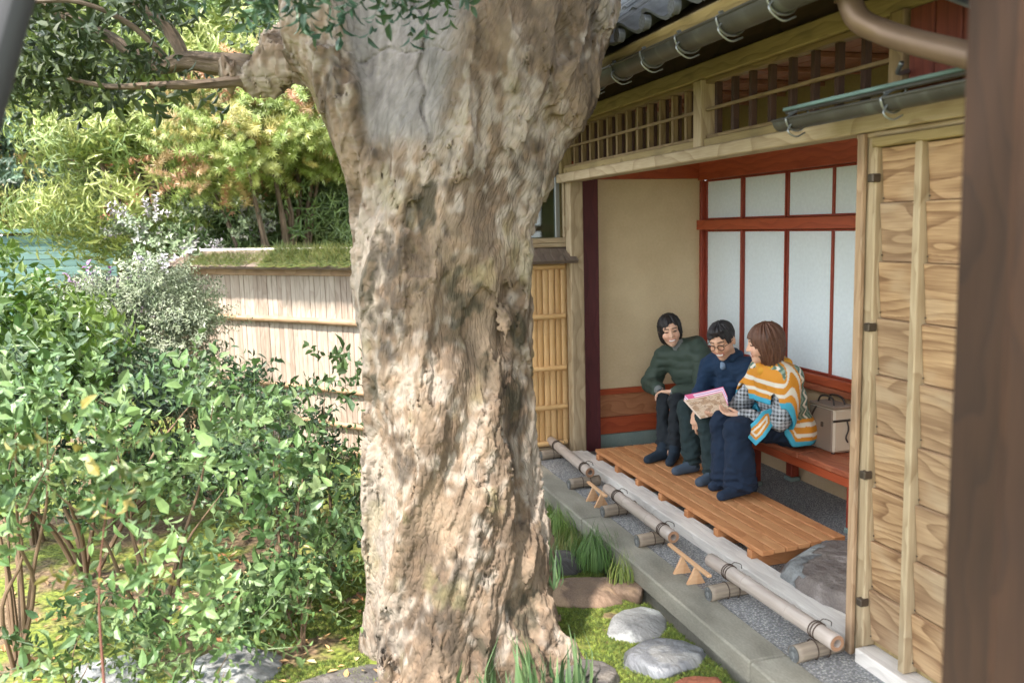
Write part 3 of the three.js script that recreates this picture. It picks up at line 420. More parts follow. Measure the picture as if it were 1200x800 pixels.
// ------------------------------------------------------------------ dark posts close to the camera
{
  const t = thing('porch_post', 'dark brown timber post close by in front of the shutter box', 'post', [-1.122, -0.2, -1.11]);
  mesh('shaft', chBox(0.16, 2.9, 0.16, 'y', 0.008), M.post, t, [0, 1.47, 0], [0, -0.29, 0]);
  mesh('footing', stoneGeo(0.15, 0.06, 0.15, 44, { flat: 0.6 }), M.stoneDark, t, [0, 0.02, 0]);
}
{
  const t = thing('leaning_pole', 'dark grey leaning prop pole beside the leafy branch', 'pole', [-3.5, -0.2, -1.72]);
  mesh('shaft', tube([[0, 0, 0], [0.49, 1.35, -0.015], [0.74, 2.1, -0.02], [1.05, 3.0, -0.03]], [0.04, 0.036, 0.034, 0.03], 16, 5, true, 0.08), std({ color: lin(38, 40, 44), roughness: 0.6 }), t);
}
// ------------------------------------------------------------------ the old tree
const leafMat = (rough = 0.55, tr = 0.35) => phys({ color: 0xffffff, roughness: rough, transmission: tr, thickness: 0, side: THREE.DoubleSide });
const L3 = (r, g, b) => { const c = lin(r, g, b); return [c.r, c.g, c.b]; };
// one leaf: folded blade along +y, appended to arrays
function addLeaf(A, o, dir, side, nrm, len, wid, { fold = 0.25, droop = 0.25, lobes = 0 } = {}) {
  const P = (t, s, h) => [o[0] + dir[0] * t + side[0] * s + nrm[0] * h, o[1] + dir[1] * t + side[1] * s + nrm[1] * h, o[2] + dir[2] * t + side[2] * s + nrm[2] * h];
  const base = A.pos.length / 3, f = wid * fold;
  if (lobes) { A.pos.push(...P(0, 0, 0)); const n = lobes; for (let i = 0; i < n; i++) { const a = (i / (n - 1) - 0.5) * 3.6, l = len * (0.62 + 0.38 * Math.cos(a * 0.75)), a2 = a + 1.8 / (n - 1); A.pos.push(...P(Math.cos(a) * l, Math.sin(a) * l, -droop * l * 0.6)); if (i < n - 1) A.pos.push(...P(Math.cos(a2) * l * 0.38, Math.sin(a2) * l * 0.38, -droop * l * 0.1)); } for (let i = 1; i < 2 * n - 1; i++) A.idx.push(base, base + i, base + i + 1); return; }
  A.pos.push(...P(0, 0, 0), ...P(len * 0.32, -wid * 0.46, f - droop * len * 0.08), ...P(len * 0.35, 0, -droop * len * 0.08), ...P(len * 0.32, wid * 0.46, f - droop * len * 0.08), ...P(len * 0.7, -wid * 0.34, f * 0.7 - droop * len * 0.4), ...P(len * 0.7, 0, -droop * len * 0.4), ...P(len * 0.7, wid * 0.34, f * 0.7 - droop * len * 0.4), ...P(len, 0, -droop * len));
  for (const [a, b, c] of [[0, 2, 1], [0, 3, 2], [1, 2, 4], [2, 5, 4], [2, 3, 5], [3, 6, 5], [4, 5, 7], [5, 6, 7]]) A.idx.push(base + a, base + b, base + c);
}
const nv = v => { const l = Math.hypot(...v) || 1; return [v[0] / l, v[1] / l, v[2] / l]; }, cr = (a, b) => [a[1] * b[2] - a[2] * b[1], a[2] * b[0] - a[0] * b[2], a[0] * b[1] - a[1] * b[0]];
function finish(A) { const g = new THREE.BufferGeometry(); g.setAttribute('position', new THREE.Float32BufferAttribute(A.pos, 3)); g.setIndex(A.idx); const q = g.toNonIndexed(); q.computeVertexNormals(); return q; }
// a twig along +y with leaves on alternate sides
function spray(seed, { n = 9, twig = 0.22, len = 0.07, wid = 0.035, spread = 0.9, droop = 0.25, fold = 0.25, lobes = 0, bend = 0.15 } = {}) {
  const r = rngOf(seed), A = { pos: [], idx: [] };
  for (let i = 0; i < n; i++) {
    const t = (i + 0.6) / n, o = [bend * twig * t * t, twig * t, 0], az = i * 2.4 + r() * 0.9, out = [Math.cos(az), 0, Math.sin(az)], s = spread * (0.7 + 0.5 * r()) * (1 - 0.4 * t);
    const dir = nv([out[0] * s, 0.6 + (r() - 0.5) * 0.5 - droop * 0.5, out[2] * s]), nr = nv([-dir[0] * 0.4 + (r() - 0.5) * 0.5, 1, -dir[2] * 0.4 + (r() - 0.5) * 0.5]), side = nv(cr(dir, nr)), nn = cr(side, dir), k = 0.7 + 0.5 * r();
    addLeaf(A, o, dir, side, nn, len * k, wid * k, { fold, droop, lobes });
  }
  const b = A.pos.length / 3, w = 0.0022; A.pos.push(-w, 0, 0, w, 0, 0, bend * twig, twig, 0, 0, 0, -w, 0, 0, w, bend * twig, twig, 0.001); A.idx.push(b, b + 1, b + 2, b + 3, b + 4, b + 5);
  return finish(A);
}
const XF = new THREE.Matrix4(), QQ = new THREE.Quaternion(), UPV = V3(0, 1, 0);
function instances(name, geo, mat, parent, list) {
  const m = new THREE.InstancedMesh(geo, mat, list.length); m.name = name; m.userData.kind = 'stuff'; m.castShadow = m.receiveShadow = true; const c = new THREE.Color(), q2 = new THREE.Quaternion();
  list.forEach((e, i) => { QQ.setFromUnitVectors(UPV, V3(...nv(e.d))); q2.setFromAxisAngle(UPV, e.a); QQ.multiply(q2); XF.compose(V3(...e.p), QQ, V3(e.s, e.s, e.s)); m.setMatrixAt(i, XF); c.setRGB(...e.c); m.setColorAt(i, c); });
  m.instanceMatrix.needsUpdate = true; parent.add(m); return m;
}
// sprays gathered in clumps through a set of ellipsoids: [x, y, z, rx, ry, rz, number of sprays]
function crownList(seed, blobs, pal, { clump = 14, cr: cw = 0.28, out = 0.7, up = 0.1, s0 = 0.75, s1 = 1.25, shell = 0.55, leafK = 0.56 } = {}) {
  const r = rngOf(seed), list = [], centres = [], gs = () => (r() + r() + r() - 1.5) * 1.15;
  for (const [x, y, z, rx, ry, rz, n] of blobs) {
    const nc = Math.max(1, Math.round(n / clump));
    for (let k = 0; k < nc; k++) {
      let v = nv([gs(), gs(), gs()]); const q = Math.pow(shell + (1 - shell) * r(), 0.6), c = [x + v[0] * rx * q, y + v[1] * ry * q, z + v[2] * rz * q], base = pal[r() * pal.length | 0], br = 0.8 + 0.4 * r(); centres.push(c);
      const m = Math.round(clump * (0.6 + 0.8 * r()));
      for (let i = 0; i < m; i++) { const o = [gs() * cw, gs() * cw * 0.6, gs() * cw], p2 = pal[r() * pal.length | 0], t = r() * 0.5, f = leafK * br * (0.85 + 0.3 * r()); list.push({ p: [c[0] + o[0], c[1] + o[1], c[2] + o[2]], d: [v[0] * out + o[0] / cw * 0.5 + gs() * 0.3, v[1] * out * 0.5 + up + gs() * 0.35, v[2] * out + o[2] / cw * 0.5 + gs() * 0.3], a: r() * 6.28, s: mix(s0, s1, r()), c: [mix(base[0], p2[0], t) * f, mix(base[1], p2[1], t) * f, mix(base[2], p2[2], t) * f] }); }
    }
  }
  return { list, centres };
}
const barkTex = tex(512, 512, (u, v) => cmix([132, 118, 100], [74, 62, 52], clamp(0.5 + 0.9 * pfbm(u, v, 5, 14, 5, 90)))), barkBump = tex(512, 512, (u, v) => 0.5 + 0.8 * pfbm(u, v, 5, 20, 5, 92), false);
const barkMat = std({ map: barkTex, bumpMap: barkBump, bumpScale: 0.02, roughness: 0.95 });
{
  const tree = thing('old_tree', 'massive old tree with pale rugged trunk and forked limbs before the house', 'tree', [-1.53, -0.2, -3.68]), O = tree.position;
  const main = [[[-1.52, -0.5, -3.66], [-1.52, 0.0, -3.66], 0.375, 0.345], [[-1.52, 0.0, -3.66], [-1.52, 0.3, -3.67], 0.345, 0.34], [[-1.52, 0.3, -3.67], [-1.52, 0.65, -3.69], 0.34, 0.33], [[-1.52, 0.65, -3.69], [-1.525, 1.03, -3.72], 0.33, 0.315], [[-1.525, 1.03, -3.72], [-1.515, 1.4, -3.77], 0.315, 0.325], [[-1.515, 1.4, -3.77], [-1.5, 1.72, -3.81], 0.325, 0.335], [[-1.5, 1.72, -3.81], [-1.41, 2.05, -3.84], 0.335, 0.375], [[-1.42, 2.05, -3.84], [-1.25, 2.38, -3.86], 0.40, 0.42], [[-1.25, 2.38, -3.86], [-1.08, 2.72, -3.88], 0.42, 0.40], [[-1.08, 2.72, -3.88], [-0.85, 3.3, -3.95], 0.38, 0.30], [[-1.35, 2.4, -4.0], [-1.45, 2.9, -4.05], 0.33, 0.28], [[-1.45, 2.9, -4.05], [-1.6, 3.6, -4.15], 0.28, 0.2], [[-1.6, 2.1, -3.86], [-1.72, 3.0, -4.0], 0.2, 0.19],
    // left limb
    [[-1.70, 1.5, -3.70], [-1.775, 1.95, -3.76], 0.12, 0.10], [[-1.775, 1.95, -3.76], [-1.87, 2.25, -3.84], 0.10, 0.115], [[-1.87, 2.25, -3.84], [-1.965, 2.55, -3.93], 0.115, 0.15], [[-1.965, 2.55, -3.95], [-2.1, 3.1, -4.07], 0.15, 0.13],
    // knobbly burl on the left limb
    [[-1.95, 2.47, -4.05], [-2.06, 2.49, -4.16], 0.1, 0.105], [[-2.13, 2.50, -4.2], [-2.17, 2.44, -4.21], 0.115, 0.12], [[-2.2, 2.45, -4.22], [-2.30, 2.44, -4.245], 0.09, 0.06]];
  const roots = [[[-1.72, -0.05, -3.5], [-1.84, -0.3, -3.4], 0.1, 0.06], [[-1.6, -0.05, -3.42], [-1.68, -0.3, -3.2], 0.13, 0.07], [[-1.38, -0.03, -3.42], [-1.3, -0.29, -3.12], 0.13, 0.08], [[-1.3, -0.02, -3.5], [-1.06, -0.29, -3.33], 0.13, 0.07], [[-1.24, 0.0, -3.75], [-1.0, -0.28, -3.9], 0.13, 0.07], [[-1.75, -0.05, -3.8], [-1.9, -0.3, -3.92], 0.12, 0.06], [[-1.5, 0.0, -4.0], [-1.5, -0.3, -4.3], 0.16, 0.08]];
  const bumps = [[-1.86, 1.45, -3.62, 0.10, 0.035], [-1.76, 0.55, -3.42, 0.10, 0.03], [-1.4, 1.62, -3.47, 0.16, 0.04], [-1.66, 0.9, -3.38, 0.12, 0.03], [-1.2, 0.9, -3.6, 0.12, 0.03], [-1.15, 0.2, -3.6, 0.14, 0.05], [-1.2, 1.95, -3.6, 0.14, 0.05], [-1.02, 2.3, -3.62, 0.14, 0.06], [-1.56, 0.12, -3.3, 0.1, 0.03]];
  const dents = [[-1.5, 1.36, -3.4, 0.14, 0.09], [-1.46, 1.14, -3.37, 0.1, 0.06], [-1.28, 1.45, -3.48, 0.07, 0.045], [-1.83, 0.62, -3.44, 0.06, 0.03], [-1.05, 2.44, -3.48, 0.06, 0.06], [-1.3, 0.12, -3.3, 0.09, 0.05], [-1.68, 1.75, -3.56, 0.07, 0.035], [-1.45, 0.72, -3.33, 0.06, 0.025]];
  const bare = (x, y, z) => smooth(1.98, 2.12, y + (x + 1.7) * 0.15) * (1 - smooth(-1.62, -1.5, x - (y - 2.1) * 0.22)) * smooth(-1.86, -1.8, x + (y - 2.1) * 0.12) * smooth(-3.95, -3.8, z);
  const shape = (x, y, z) => {
    let d = 9; for (let i = 0; i < main.length; i++) d = smin(d, cone(x, y, z, main[i]), i < 13 ? 0.12 : 0.035);
    for (const c of roots) d = smin(d, cone(x, y, z, c), 0.1);
    if (d > 0.16 || d < -0.3) return d;
    for (const [a, b, c, r, h] of bumps) { const q = ((x - a) ** 2 + (y - b) ** 2 + (z - c) ** 2) / (r * r); if (q < 9) d -= h * Math.exp(-q); }
    for (const [a, b, c, r, h] of dents) { const q = ((x - a) ** 2 + ((y - b) * 0.7) ** 2 + (z - c) ** 2) / (r * r); if (q < 9) d += h * Math.exp(-q * q); }
    const w = bare(x, y, z), am = 1 - 0.85 * w;
    // twisting ridges, furrows and flaky plates
    const tw = y * 0.5, cx = Math.cos(tw), sx = Math.sin(tw), X = x + 1.5, Z = z + 3.7, u = X * cx - Z * sx, v = X * sx + Z * cx;
    const wx = n3(x * 3.1, y * 2.2, z * 3.1) * 0.5;
    d -= am * 0.048 * n3(u * 4.4 + wx, y * 1.2, v * 4.4); d -= am * 0.05 * (0.5 - Math.abs(n3(u * 6 + 11 + wx, y * 0.9, v * 6)) * 2);
    const rd = 1 - Math.abs(n3(u * 11 + wx * 2, y * 2.2 + wx, v * 11)) * 2.4; d -= am * 0.016 * rd * Math.abs(rd); const q2 = Math.abs(n3(u * 20 + wx * 3, y * 3.6 + wx * 2, v * 20 + 5)); d += am * 0.013 * Math.exp(-((q2 / 0.07) ** 2)); const q3 = Math.abs(n3(u * 34 + 9, y * 9 + wx * 4, v * 34)); d += am * 0.006 * Math.exp(-((q3 / 0.08) ** 2)); const q4 = Math.abs(n3(u * 9, y * 24 + wx * 5, v * 9 + 3)); d += am * 0.006 * Math.exp(-((q4 / 0.05) ** 2)) * smooth(0, 0.3, n3(x * 5, y * 5, z * 5));
    const fl = n3(u * 26 + wx, y * 15 + wx * 3, v * 26), pq = fl * 3.2, pf = Math.floor(pq), pl = (pf + smooth(0.35, 0.65, pq - pf)) / 3.2; d -= am * 0.008 * pl; d -= 0.0025 * n3(x * 70, y * 40, z * 70);
    if (w > 0.01) { d -= w * 0.004 * n3(x * 55, y * 4, z * 55); const ck = Math.abs(x + 1.62 + 0.06 * n3(1, y * 7, 2) - (y - 2.2) * 0.1); d += w * 0.02 * Math.exp(-((ck / 0.009) ** 2)); const c2 = Math.abs(y - 2.42 - 0.05 * n3(x * 9, 3, 1)); d += w * 0.012 * Math.exp(-((c2 / 0.006) ** 2)); }
    return d;
  };
  const C1 = L3(126, 110, 92), C2 = L3(92, 78, 64), C3 = L3(172, 164, 153), C4 = L3(56, 47, 38), C5 = L3(146, 142, 139), C6 = L3(126, 122, 78), C7 = L3(152, 124, 98), C8 = L3(58, 54, 40);
  const lr = (a, b, t) => [mix(a[0], b[0], t), mix(a[1], b[1], t), mix(a[2], b[2], t)];
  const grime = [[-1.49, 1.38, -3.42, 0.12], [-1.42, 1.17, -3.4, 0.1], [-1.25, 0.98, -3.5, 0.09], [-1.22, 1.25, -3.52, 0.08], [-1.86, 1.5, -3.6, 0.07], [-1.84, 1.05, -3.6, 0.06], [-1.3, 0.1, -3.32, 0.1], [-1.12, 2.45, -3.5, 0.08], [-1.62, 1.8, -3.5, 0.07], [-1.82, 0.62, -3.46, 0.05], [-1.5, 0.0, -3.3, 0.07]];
  const colour = (x, y, z) => {
    let c = lr(C1, C2, smooth(-0.25, 0.3, fbm3(x * 6, y * 3, z * 6, 4)));
    const li = fbm3(x * 2.4 + 7, y * 1.1, z * 2.4, 5) - 0.01; c = lr(c, C3, smooth(0.02, 0.2, li + 0.3 * n3(x * 24, y * 16, z * 24)) * 0.5);   // pale lichen crust
    const st = fbm3(x * 4 + 31, y * 1.6 + 5, z * 4, 5); c = lr(c, C4, smooth(0.08, 0.3, st + 0.18 * n3(x * 30, y * 18, z * 30)) * 0.78);        // dark weather stains
    const ms = fbm3(x * 5 + 61, y * 3, z * 5 + 3, 4); c = lr(c, C6, smooth(0.16, 0.34, ms) * 0.3);
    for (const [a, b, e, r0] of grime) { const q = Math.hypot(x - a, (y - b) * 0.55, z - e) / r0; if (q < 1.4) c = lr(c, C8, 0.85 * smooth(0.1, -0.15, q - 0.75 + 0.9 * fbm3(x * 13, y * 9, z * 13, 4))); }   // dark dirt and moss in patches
    const w = bare(x, y, z); if (w > 0.01) { const k = 0.7 + 0.5 * fbm3(x * 30, y * 3, z * 30, 4); c = lr(c, [C5[0] * k, C5[1] * k, C5[2] * k], w * 0.9); }
    const fk = n3(x * 26 + 9, y * 17, z * 26); if (fk > 0.12) c = lr(c, C7, 0.16 * smooth(0.12, 0.2, fk) * (1 - w)); const g = 0.92 + 0.2 * n3(x * 60, y * 34, z * 60); return [c[0] * g, c[1] * g, c[2] * g];
  };
  const g = nets(shape, [-2.5, -0.34, -4.6], [-0.5, 3.1, -2.9], 0.0082, colour, 1.5); { const p = g.attributes.position, uv = new Float32Array(p.count * 2); for (let i = 0; i < p.count; i++) { const y = p.getY(i), cx = -1.52 + Math.max(0, y - 1.7) * 0.42; uv[i * 2] = Math.atan2(p.getX(i) - cx, p.getZ(i) + 3.72) * 0.36 / 0.45; uv[i * 2 + 1] = y / 0.6; } g.setAttribute('uv', new THREE.BufferAttribute(uv, 2)); }
  g.translate(-O.x, -O.y, -O.z);
  const fine = tex(1024, 1024, (u, v) => { const w = pfbm(u, v, 4, 4, 3, 7) * 0.5, a = Math.abs(pn(u * 16 + w, v * 5 + w, 16, 5, 3)), b = Math.abs(pn(u * 28 + w * 2, v * 14, 28, 14, 9)); return clamp(0.2 + 0.5 * smooth(0, 0.3, a) + 0.3 * smooth(0, 0.3, b) + 0.35 * pfbm(u, v, 40, 24, 3, 5)); }, false);
  mesh('trunk', g, std({ vertexColors: true, roughness: 0.92, bumpMap: fine, bumpScale: 0.0055 }), tree);
  // limb that leaves the burl
  const B = (pts, rad, nm = 'limb') => mesh(nm, tube(pts.map(p => [p[0] - O.x, p[1] - O.y, p[2] - O.z]), rad, 10, 5, true, 0.25, pts[0][0] * 7), barkMat, tree);
  B([[-2.25, 2.44, -4.23], [-2.41, 2.468, -4.284], [-2.552, 2.483, -4.33], [-2.664, 2.463, -4.36], [-2.86, 2.595, -4.437], [-3.11, 2.735, -4.531], [-3.4, 2.95, -4.65]], [0.062, 0.05, 0.042, 0.034, 0.026, 0.02, 0.012]);
  B([[-2.54, 2.48, -4.33], [-2.61, 2.63, -4.37], [-2.74, 2.745, -4.42], [-2.95, 2.88, -4.5]], [0.034, 0.03, 0.022, 0.015]);
  B([[-2.2, 2.40, -4.2], [-2.42, 2.36, -4.15], [-2.62, 2.34, -4.1], [-2.85, 2.33, -4.1], [-3.0, 2.36, -4.1]], [0.03, 0.022, 0.016, 0.012, 0.007]);
  B([[-2.63, 2.5, -4.36], [-2.75, 2.62, -4.3], [-2.95, 2.7, -4.25], [-3.15, 2.68, -4.2]], [0.016, 0.013, 0.01, 0.006]);
  // upper limbs out of view, which carry the shading crown
  B([[-0.95, 3.1, -3.93], [-0.7, 3.9, -4.2], [-0.3, 4.6, -4.7], [0.2, 5.3, -5.3]], [0.3, 0.22, 0.15, 0.07]);
  B([[-1.0, 3.0, -3.9], [-0.9, 3.7, -3.5], [-0.9, 4.4, -2.9], [-0.8, 5.0, -2.2]], [0.25, 0.18, 0.12, 0.06]);
  B([[-1.55, 3.4, -4.12], [-1.6, 4.2, -4.6], [-1.5, 5.0, -5.4], [-1.3, 5.6, -6.2]], [0.22, 0.17, 0.11, 0.05]);
  B([[-2.05, 2.95, -4.05], [-2.2, 3.5, -4.0], [-2.35, 4.1, -3.7], [-2.4, 4.8, -3.3]], [0.14, 0.12, 0.09, 0.05]);
  B([[-2.05, 3.0, -4.05], [-2.05, 3.3, -3.6], [-2.0, 3.2, -3.1], [-1.95, 2.75, -2.95], [-1.8, 2.5, -2.95]], [0.06, 0.045, 0.03, 0.018, 0.01]);
  const pal = [L3(70, 92, 46), L3(84, 108, 54), L3(58, 82, 44), L3(98, 118, 58)];
  const geo = spray(101, { n: 10, twig: 0.26, len: 0.085, wid: 0.038 });
  const up = crownList(11, [[-0.9, 4.7, -3.3, 1.4, 0.8, 1.5, 1500], [-0.6, 5.1, -5.0, 1.7, 0.9, 1.5, 1700], [-2.0, 4.9, -2.5, 0.8, 0.6, 1.1, 900], [-1.6, 4.7, -1.2, 1.3, 0.6, 0.9, 1000], [-2.2, 4.8, -0.9, 0.6, 0.5, 0.8, 420], [-3.35, 4.9, -3.2, 0.55, 0.45, 0.7, 300], [-2.9, 4.9, 0.4, 0.9, 0.4, 0.8, 420], [-1.9, 5.0, -4.6, 0.9, 0.7, 1.3, 600]], pal, { clump: 16, cr: 0.32, s0: 0.9, s1: 1.5 });
  const home = l => { for (const e of l.list) e.p = [e.p[0] - O.x, e.p[1] - O.y, e.p[2] - O.z]; return l.list; };
  instances('foliage', geo, leafMat(0.55, 0), tree, home(up));
  // dark leaves on the limb and the sprays that hang before the fork
  const near = crownList(12, [[-2.95, 2.62, -4.35, 0.36, 0.2, 0.3, 80], [-2.7, 2.36, -4.15, 0.3, 0.06, 0.2, 26], [-2.98, 2.4, -4.15, 0.22, 0.12, 0.2, 40], [-2.4, 2.78, -4.4, 0.25, 0.08, 0.2, 18]], pal, { clump: 6, cr: 0.14, s0: 0.6, s1: 0.9, up: 0.0, out: 0.9 });
  instances('foliage', geo, leafMat(0.5, 0.2), tree, home(near));
  const pal2 = [L3(74, 116, 84), L3(92, 134, 98), L3(60, 98, 74)];
  const fr = crownList(13, [[-2.05, 2.56, -2.98, 0.3, 0.05, 0.14, 44], [-1.72, 2.54, -2.95, 0.2, 0.05, 0.12, 26], [-1.5, 2.6, -2.98, 0.16, 0.03, 0.1, 14], [-2.28, 2.56, -3.0, 0.14, 0.05, 0.1, 14]], pal2, { clump: 5, cr: 0.1, s0: 0.5, s1: 0.75, up: -0.25, out: 0.6 });
  instances('foliage', geo, leafMat(0.5, 0.2), tree, home(fr));
}
// ------------------------------------------------------------------ split-board fence with mossy cap
{
  const t = thing('board_fence', 'silvery split-board fence with mossy shingled cap behind the shrubs', 'fence', [-2.302, -0.2, -7.871]); t.rotation.y = Math.atan2(-0.761, 0.649);   // local x runs to the right along the fence
  const r = rngOf(41), y0 = 0.05, x0 = -0.93, x1 = 1.98; let x = x0 + 0.07;
  while (x < x1) { const w = 0.048 + r() * 0.022; const m = mesh('fence_board', chBox(w - 0.002, 1.54, 0.012 + r() * 0.006, 'y', 0.003), r() > 0.4 ? M.fence : M.fence2, t, [x + w / 2, y0 + 0.77, (r() - 0.5) * 0.005], [0, (r() - 0.5) * 0.06, 0]); x += w; }
  for (const [y, rr] of [[0.12, 0.03], [0.34, 0.022], [0.62, 0.02], [1.18, 0.026]]) mesh('fence_rail', tube([[x0 + 0.04, y, 0.03], [0.5, y + 0.004, 0.032], [x1, y, 0.03]], [rr, rr], 10, 6, true, 0.12, y * 9), M.fenceRail, t);
  mesh('fence_rail', chBox(x1 - x0, 0.06, 0.05, 'x', 0.004), M.fenceRail, t, [(x0 + x1) / 2, 1.585, 0.018]);
  mesh('fence_post', chBox(0.075, 1.62, 0.075, 'y', 0.005), M.fenceRail, t, [x0 + 0.02, 0.81, 0.0]);
  mesh('fence_post', chBox(0.075, 1.62, 0.075, 'y', 0.005), M.fenceRail, t, [x1, 0.81, -0.05]);
  const cap = mesh('cap', chBox(x1 - x0 + 0.24, 0.022, 0.27, 'x', 0.004), M.shingle, t, [(x0 + x1) / 2, 1.685, 0.075], [0.5, 0, 0]); cap.userData.label = 'sloping shingled cap overgrown with moss';
  const cb = mesh('cap', chBox(x1 - x0 + 0.24, 0.022, 0.27, 'x', 0.004), M.shingle, t, [(x0 + x1) / 2, 1.685, -0.155], [-0.5, 0, 0]); cb.userData.label = 'rear slope of the shingled cap';
  mesh('cap_ridge', chBox(x1 - x0 + 0.24, 0.03, 0.07, 'x', 0.005), M.sill, t, [(x0 + x1) / 2, 1.765, -0.04]);
  for (let row = 0; row < 2; row++) for (let i = 0; i < 26; i++) mesh('shingle', chBox(0.113, 0.012, 0.15, 'z', 0.003), M.shingle, cap, [-1.52 + i * 0.122 + (r() - 0.5) * 0.01, 0.02 + r() * 0.004, 0.065 - row * 0.12], [0.07, (r() - 0.5) * 0.05, 0]);
  const A = { pos: [], idx: [] }; for (let i = 0; i < 9; i++) { const a = i * 2.4, o = [Math.cos(a) * 0.012, 0, Math.sin(a) * 0.012], d = nv([Math.cos(a) * 0.5, 1, Math.sin(a) * 0.5]), s = nv(cr(d, [Math.sin(a), 0.2, -Math.cos(a)])); addLeaf(A, o, d, s, cr(s, d), 0.06 + 0.03 * ((i * 7) % 5) / 5, 0.005, { droop: 0.5 }); }
  const tuft = finish(A), list = [], pal = [L3(104, 124, 52), L3(128, 142, 64), L3(88, 106, 46), L3(150, 146, 80)];
  for (let i = 0; i < 2600; i++) { const u = r(), x = mix(x0 - 0.08, x1 + 0.08, u), w = r(), cover = n3(x * 2.2, 4, w * 1.5) + (x > 0.35 ? 0.35 : -0.02); if (cover < -0.12) continue; const zz = 0.2 - 0.24 * w; list.push({ p: [x, 1.66 + (0.11 - zz) * 0.5 + 0.028, zz], d: [(r() - 0.5) * 0.7, 0.75, 0.7 + r() * 0.7], a: r() * 6.28, s: (x > 0.35 ? 0.7 : 0.3) + r() * 0.5, c: pal[r() * 4 | 0].map(v => v * 0.75) }); }
  const mo = instances('moss', tuft, leafMat(0.8, 0.3), t, list); mo.userData.label = 'moss and grass growing on the cap';
}
// ------------------------------------------------------------------ shrubs, trees, grass
function woody(name, label, cat, base, { stems, blobs, pal, sp, opt = {}, seed, group, trunkR = 0.02, mat, rough = 0.45, tr = 0, leaves = 0, leafLen = 0.08, leafWid = 0.04, crownName = 'foliage' }) {
  const t = thing(name, label, cat, base, group), O = t.position, r = rngOf(seed), { list, centres } = crownList(seed + 1, blobs, pal, opt);
  for (const e of list) e.p = [e.p[0] - O.x, e.p[1] - O.y, e.p[2] - O.z];
  for (let k = 0; k < stems; k++) { const c = centres[(k * 7919) % centres.length], e = [c[0] - O.x, c[1] - O.y, c[2] - O.z], b = [(r() - 0.5) * trunkR * 4, -0.03, (r() - 0.5) * trunkR * 4], q = (f, j) => [mix(b[0], e[0], f) + (r() - 0.5) * j, mix(b[1], e[1], Math.pow(f, 0.75)), mix(b[2], e[2], f) + (r() - 0.5) * j]; const j = 0.12 * Math.hypot(...e); mesh(k || name.includes('shrub') || name.includes('bush') ? 'stem' : 'trunk', tube([b, q(0.3, j * 0.5), q(0.6, j), e], [trunkR * (k ? 0.75 : 1), trunkR * 0.65, trunkR * 0.4, trunkR * 0.12], 7, 4, true, 0.15, k), mat || barkMat, t); }
  instances(crownName, spray(seed + 2, sp), leafMat(rough, tr), t, list);
  if (leaves) {   // the largest leaves, one by one
    const A = { pos: [], idx: [] }; addLeaf(A, [0, 0, 0], [0, 1, 0], [1, 0, 0], [0, 0, 1], leafLen, leafWid, { fold: 0.25, droop: 0.3 }); const g = finish(A), ms = pal.map(c => { const m = leafMat(rough, tr); m.color.setRGB(c[0] * 0.68, c[1] * 0.68, c[2] * 0.68); return m; });
    for (let i = 0; i < leaves; i++) { const e = list[(i * 97) % list.length], m = mesh('leaf', g, ms[i % ms.length], t, [e.p[0] + (r() - 0.5) * 0.1, e.p[1] + (r() - 0.3) * 0.1, e.p[2] + 0.04 + r() * 0.08], [(r() - 0.5) * 2, r() * 6.28, (r() - 0.5) * 2.4]); m.scale.setScalar(0.8 + 0.5 * r()); }
  }
  return t;
}
const camPal = [L3(104, 140, 78), L3(130, 160, 98), L3(86, 122, 70), L3(150, 174, 118), L3(114, 148, 96)], yel = L3(206, 164, 60);
const camSp = { n: 7, twig: 0.2, len: 0.056, wid: 0.031, spread: 1.2, fold: 0.14, droop: 0.15 }, G1 = 'glossy leafed shrubs in front of the fence';
const stemMat = std({ color: lin(112, 92, 72), roughness: 0.9 });
woody('leafy_shrub', 'tall glossy green shrub over the pale rock', 'shrub', [-2.85, -0.2, -4.25], { stems: 9, blobs: [[-2.78, 0.78, -3.85, 0.46, 0.3, 0.36, 95], [-2.62, 0.3, -3.8, 0.34, 0.3, 0.28, 44], [-3.0, 1.0, -4.0, 0.22, 0.2, 0.25, 30], [-2.75, 0.05, -4.0, 0.5, 0.18, 0.3, 60]], pal: [...camPal, camPal[0], camPal[1], yel].slice(0, 7), sp: camSp, seed: 201, opt: { clump: 5, cr: 0.14, shell: 0.15, s0: 0.5, s1: 1.4, leafK: 0.64 }, mat: stemMat, trunkR: 0.014, leaves: 120, group: G1 });
woody('leafy_shrub', 'glossy green shrub between the tall shrub and the old trunk', 'shrub', [-2.25, -0.2, -4.3], { stems: 8, blobs: [[-2.3, 0.5, -4.3, 0.36, 0.26, 0.3, 70], [-2.3, 0.12, -4.25, 0.38, 0.24, 0.28, 40], [-2.12, 0.8, -4.45, 0.22, 0.2, 0.2, 20]], pal: camPal, sp: camSp, seed: 211, opt: { clump: 6, cr: 0.14, shell: 0.2, s0: 0.5, s1: 1.3, leafK: 0.64 }, mat: stemMat, trunkR: 0.012, leaves: 90, group: G1 });
woody('leafy_shrub', 'slender glossy shrub close against the left of the old trunk', 'shrub', [-1.98, -0.2, -4.7], { stems: 7, blobs: [[-1.98, 0.45, -4.65, 0.22, 0.42, 0.25, 80], [-1.95, 0.08, -4.6, 0.28, 0.2, 0.25, 70], [-1.87, 0.95, -4.75, 0.12, 0.22, 0.15, 16]], pal: camPal.slice(0, 3), sp: camSp, seed: 221, opt: { clump: 6, cr: 0.14, shell: 0.2, s0: 0.65, s1: 1.0 }, mat: stemMat, trunkR: 0.01, leaves: 60, group: G1 });
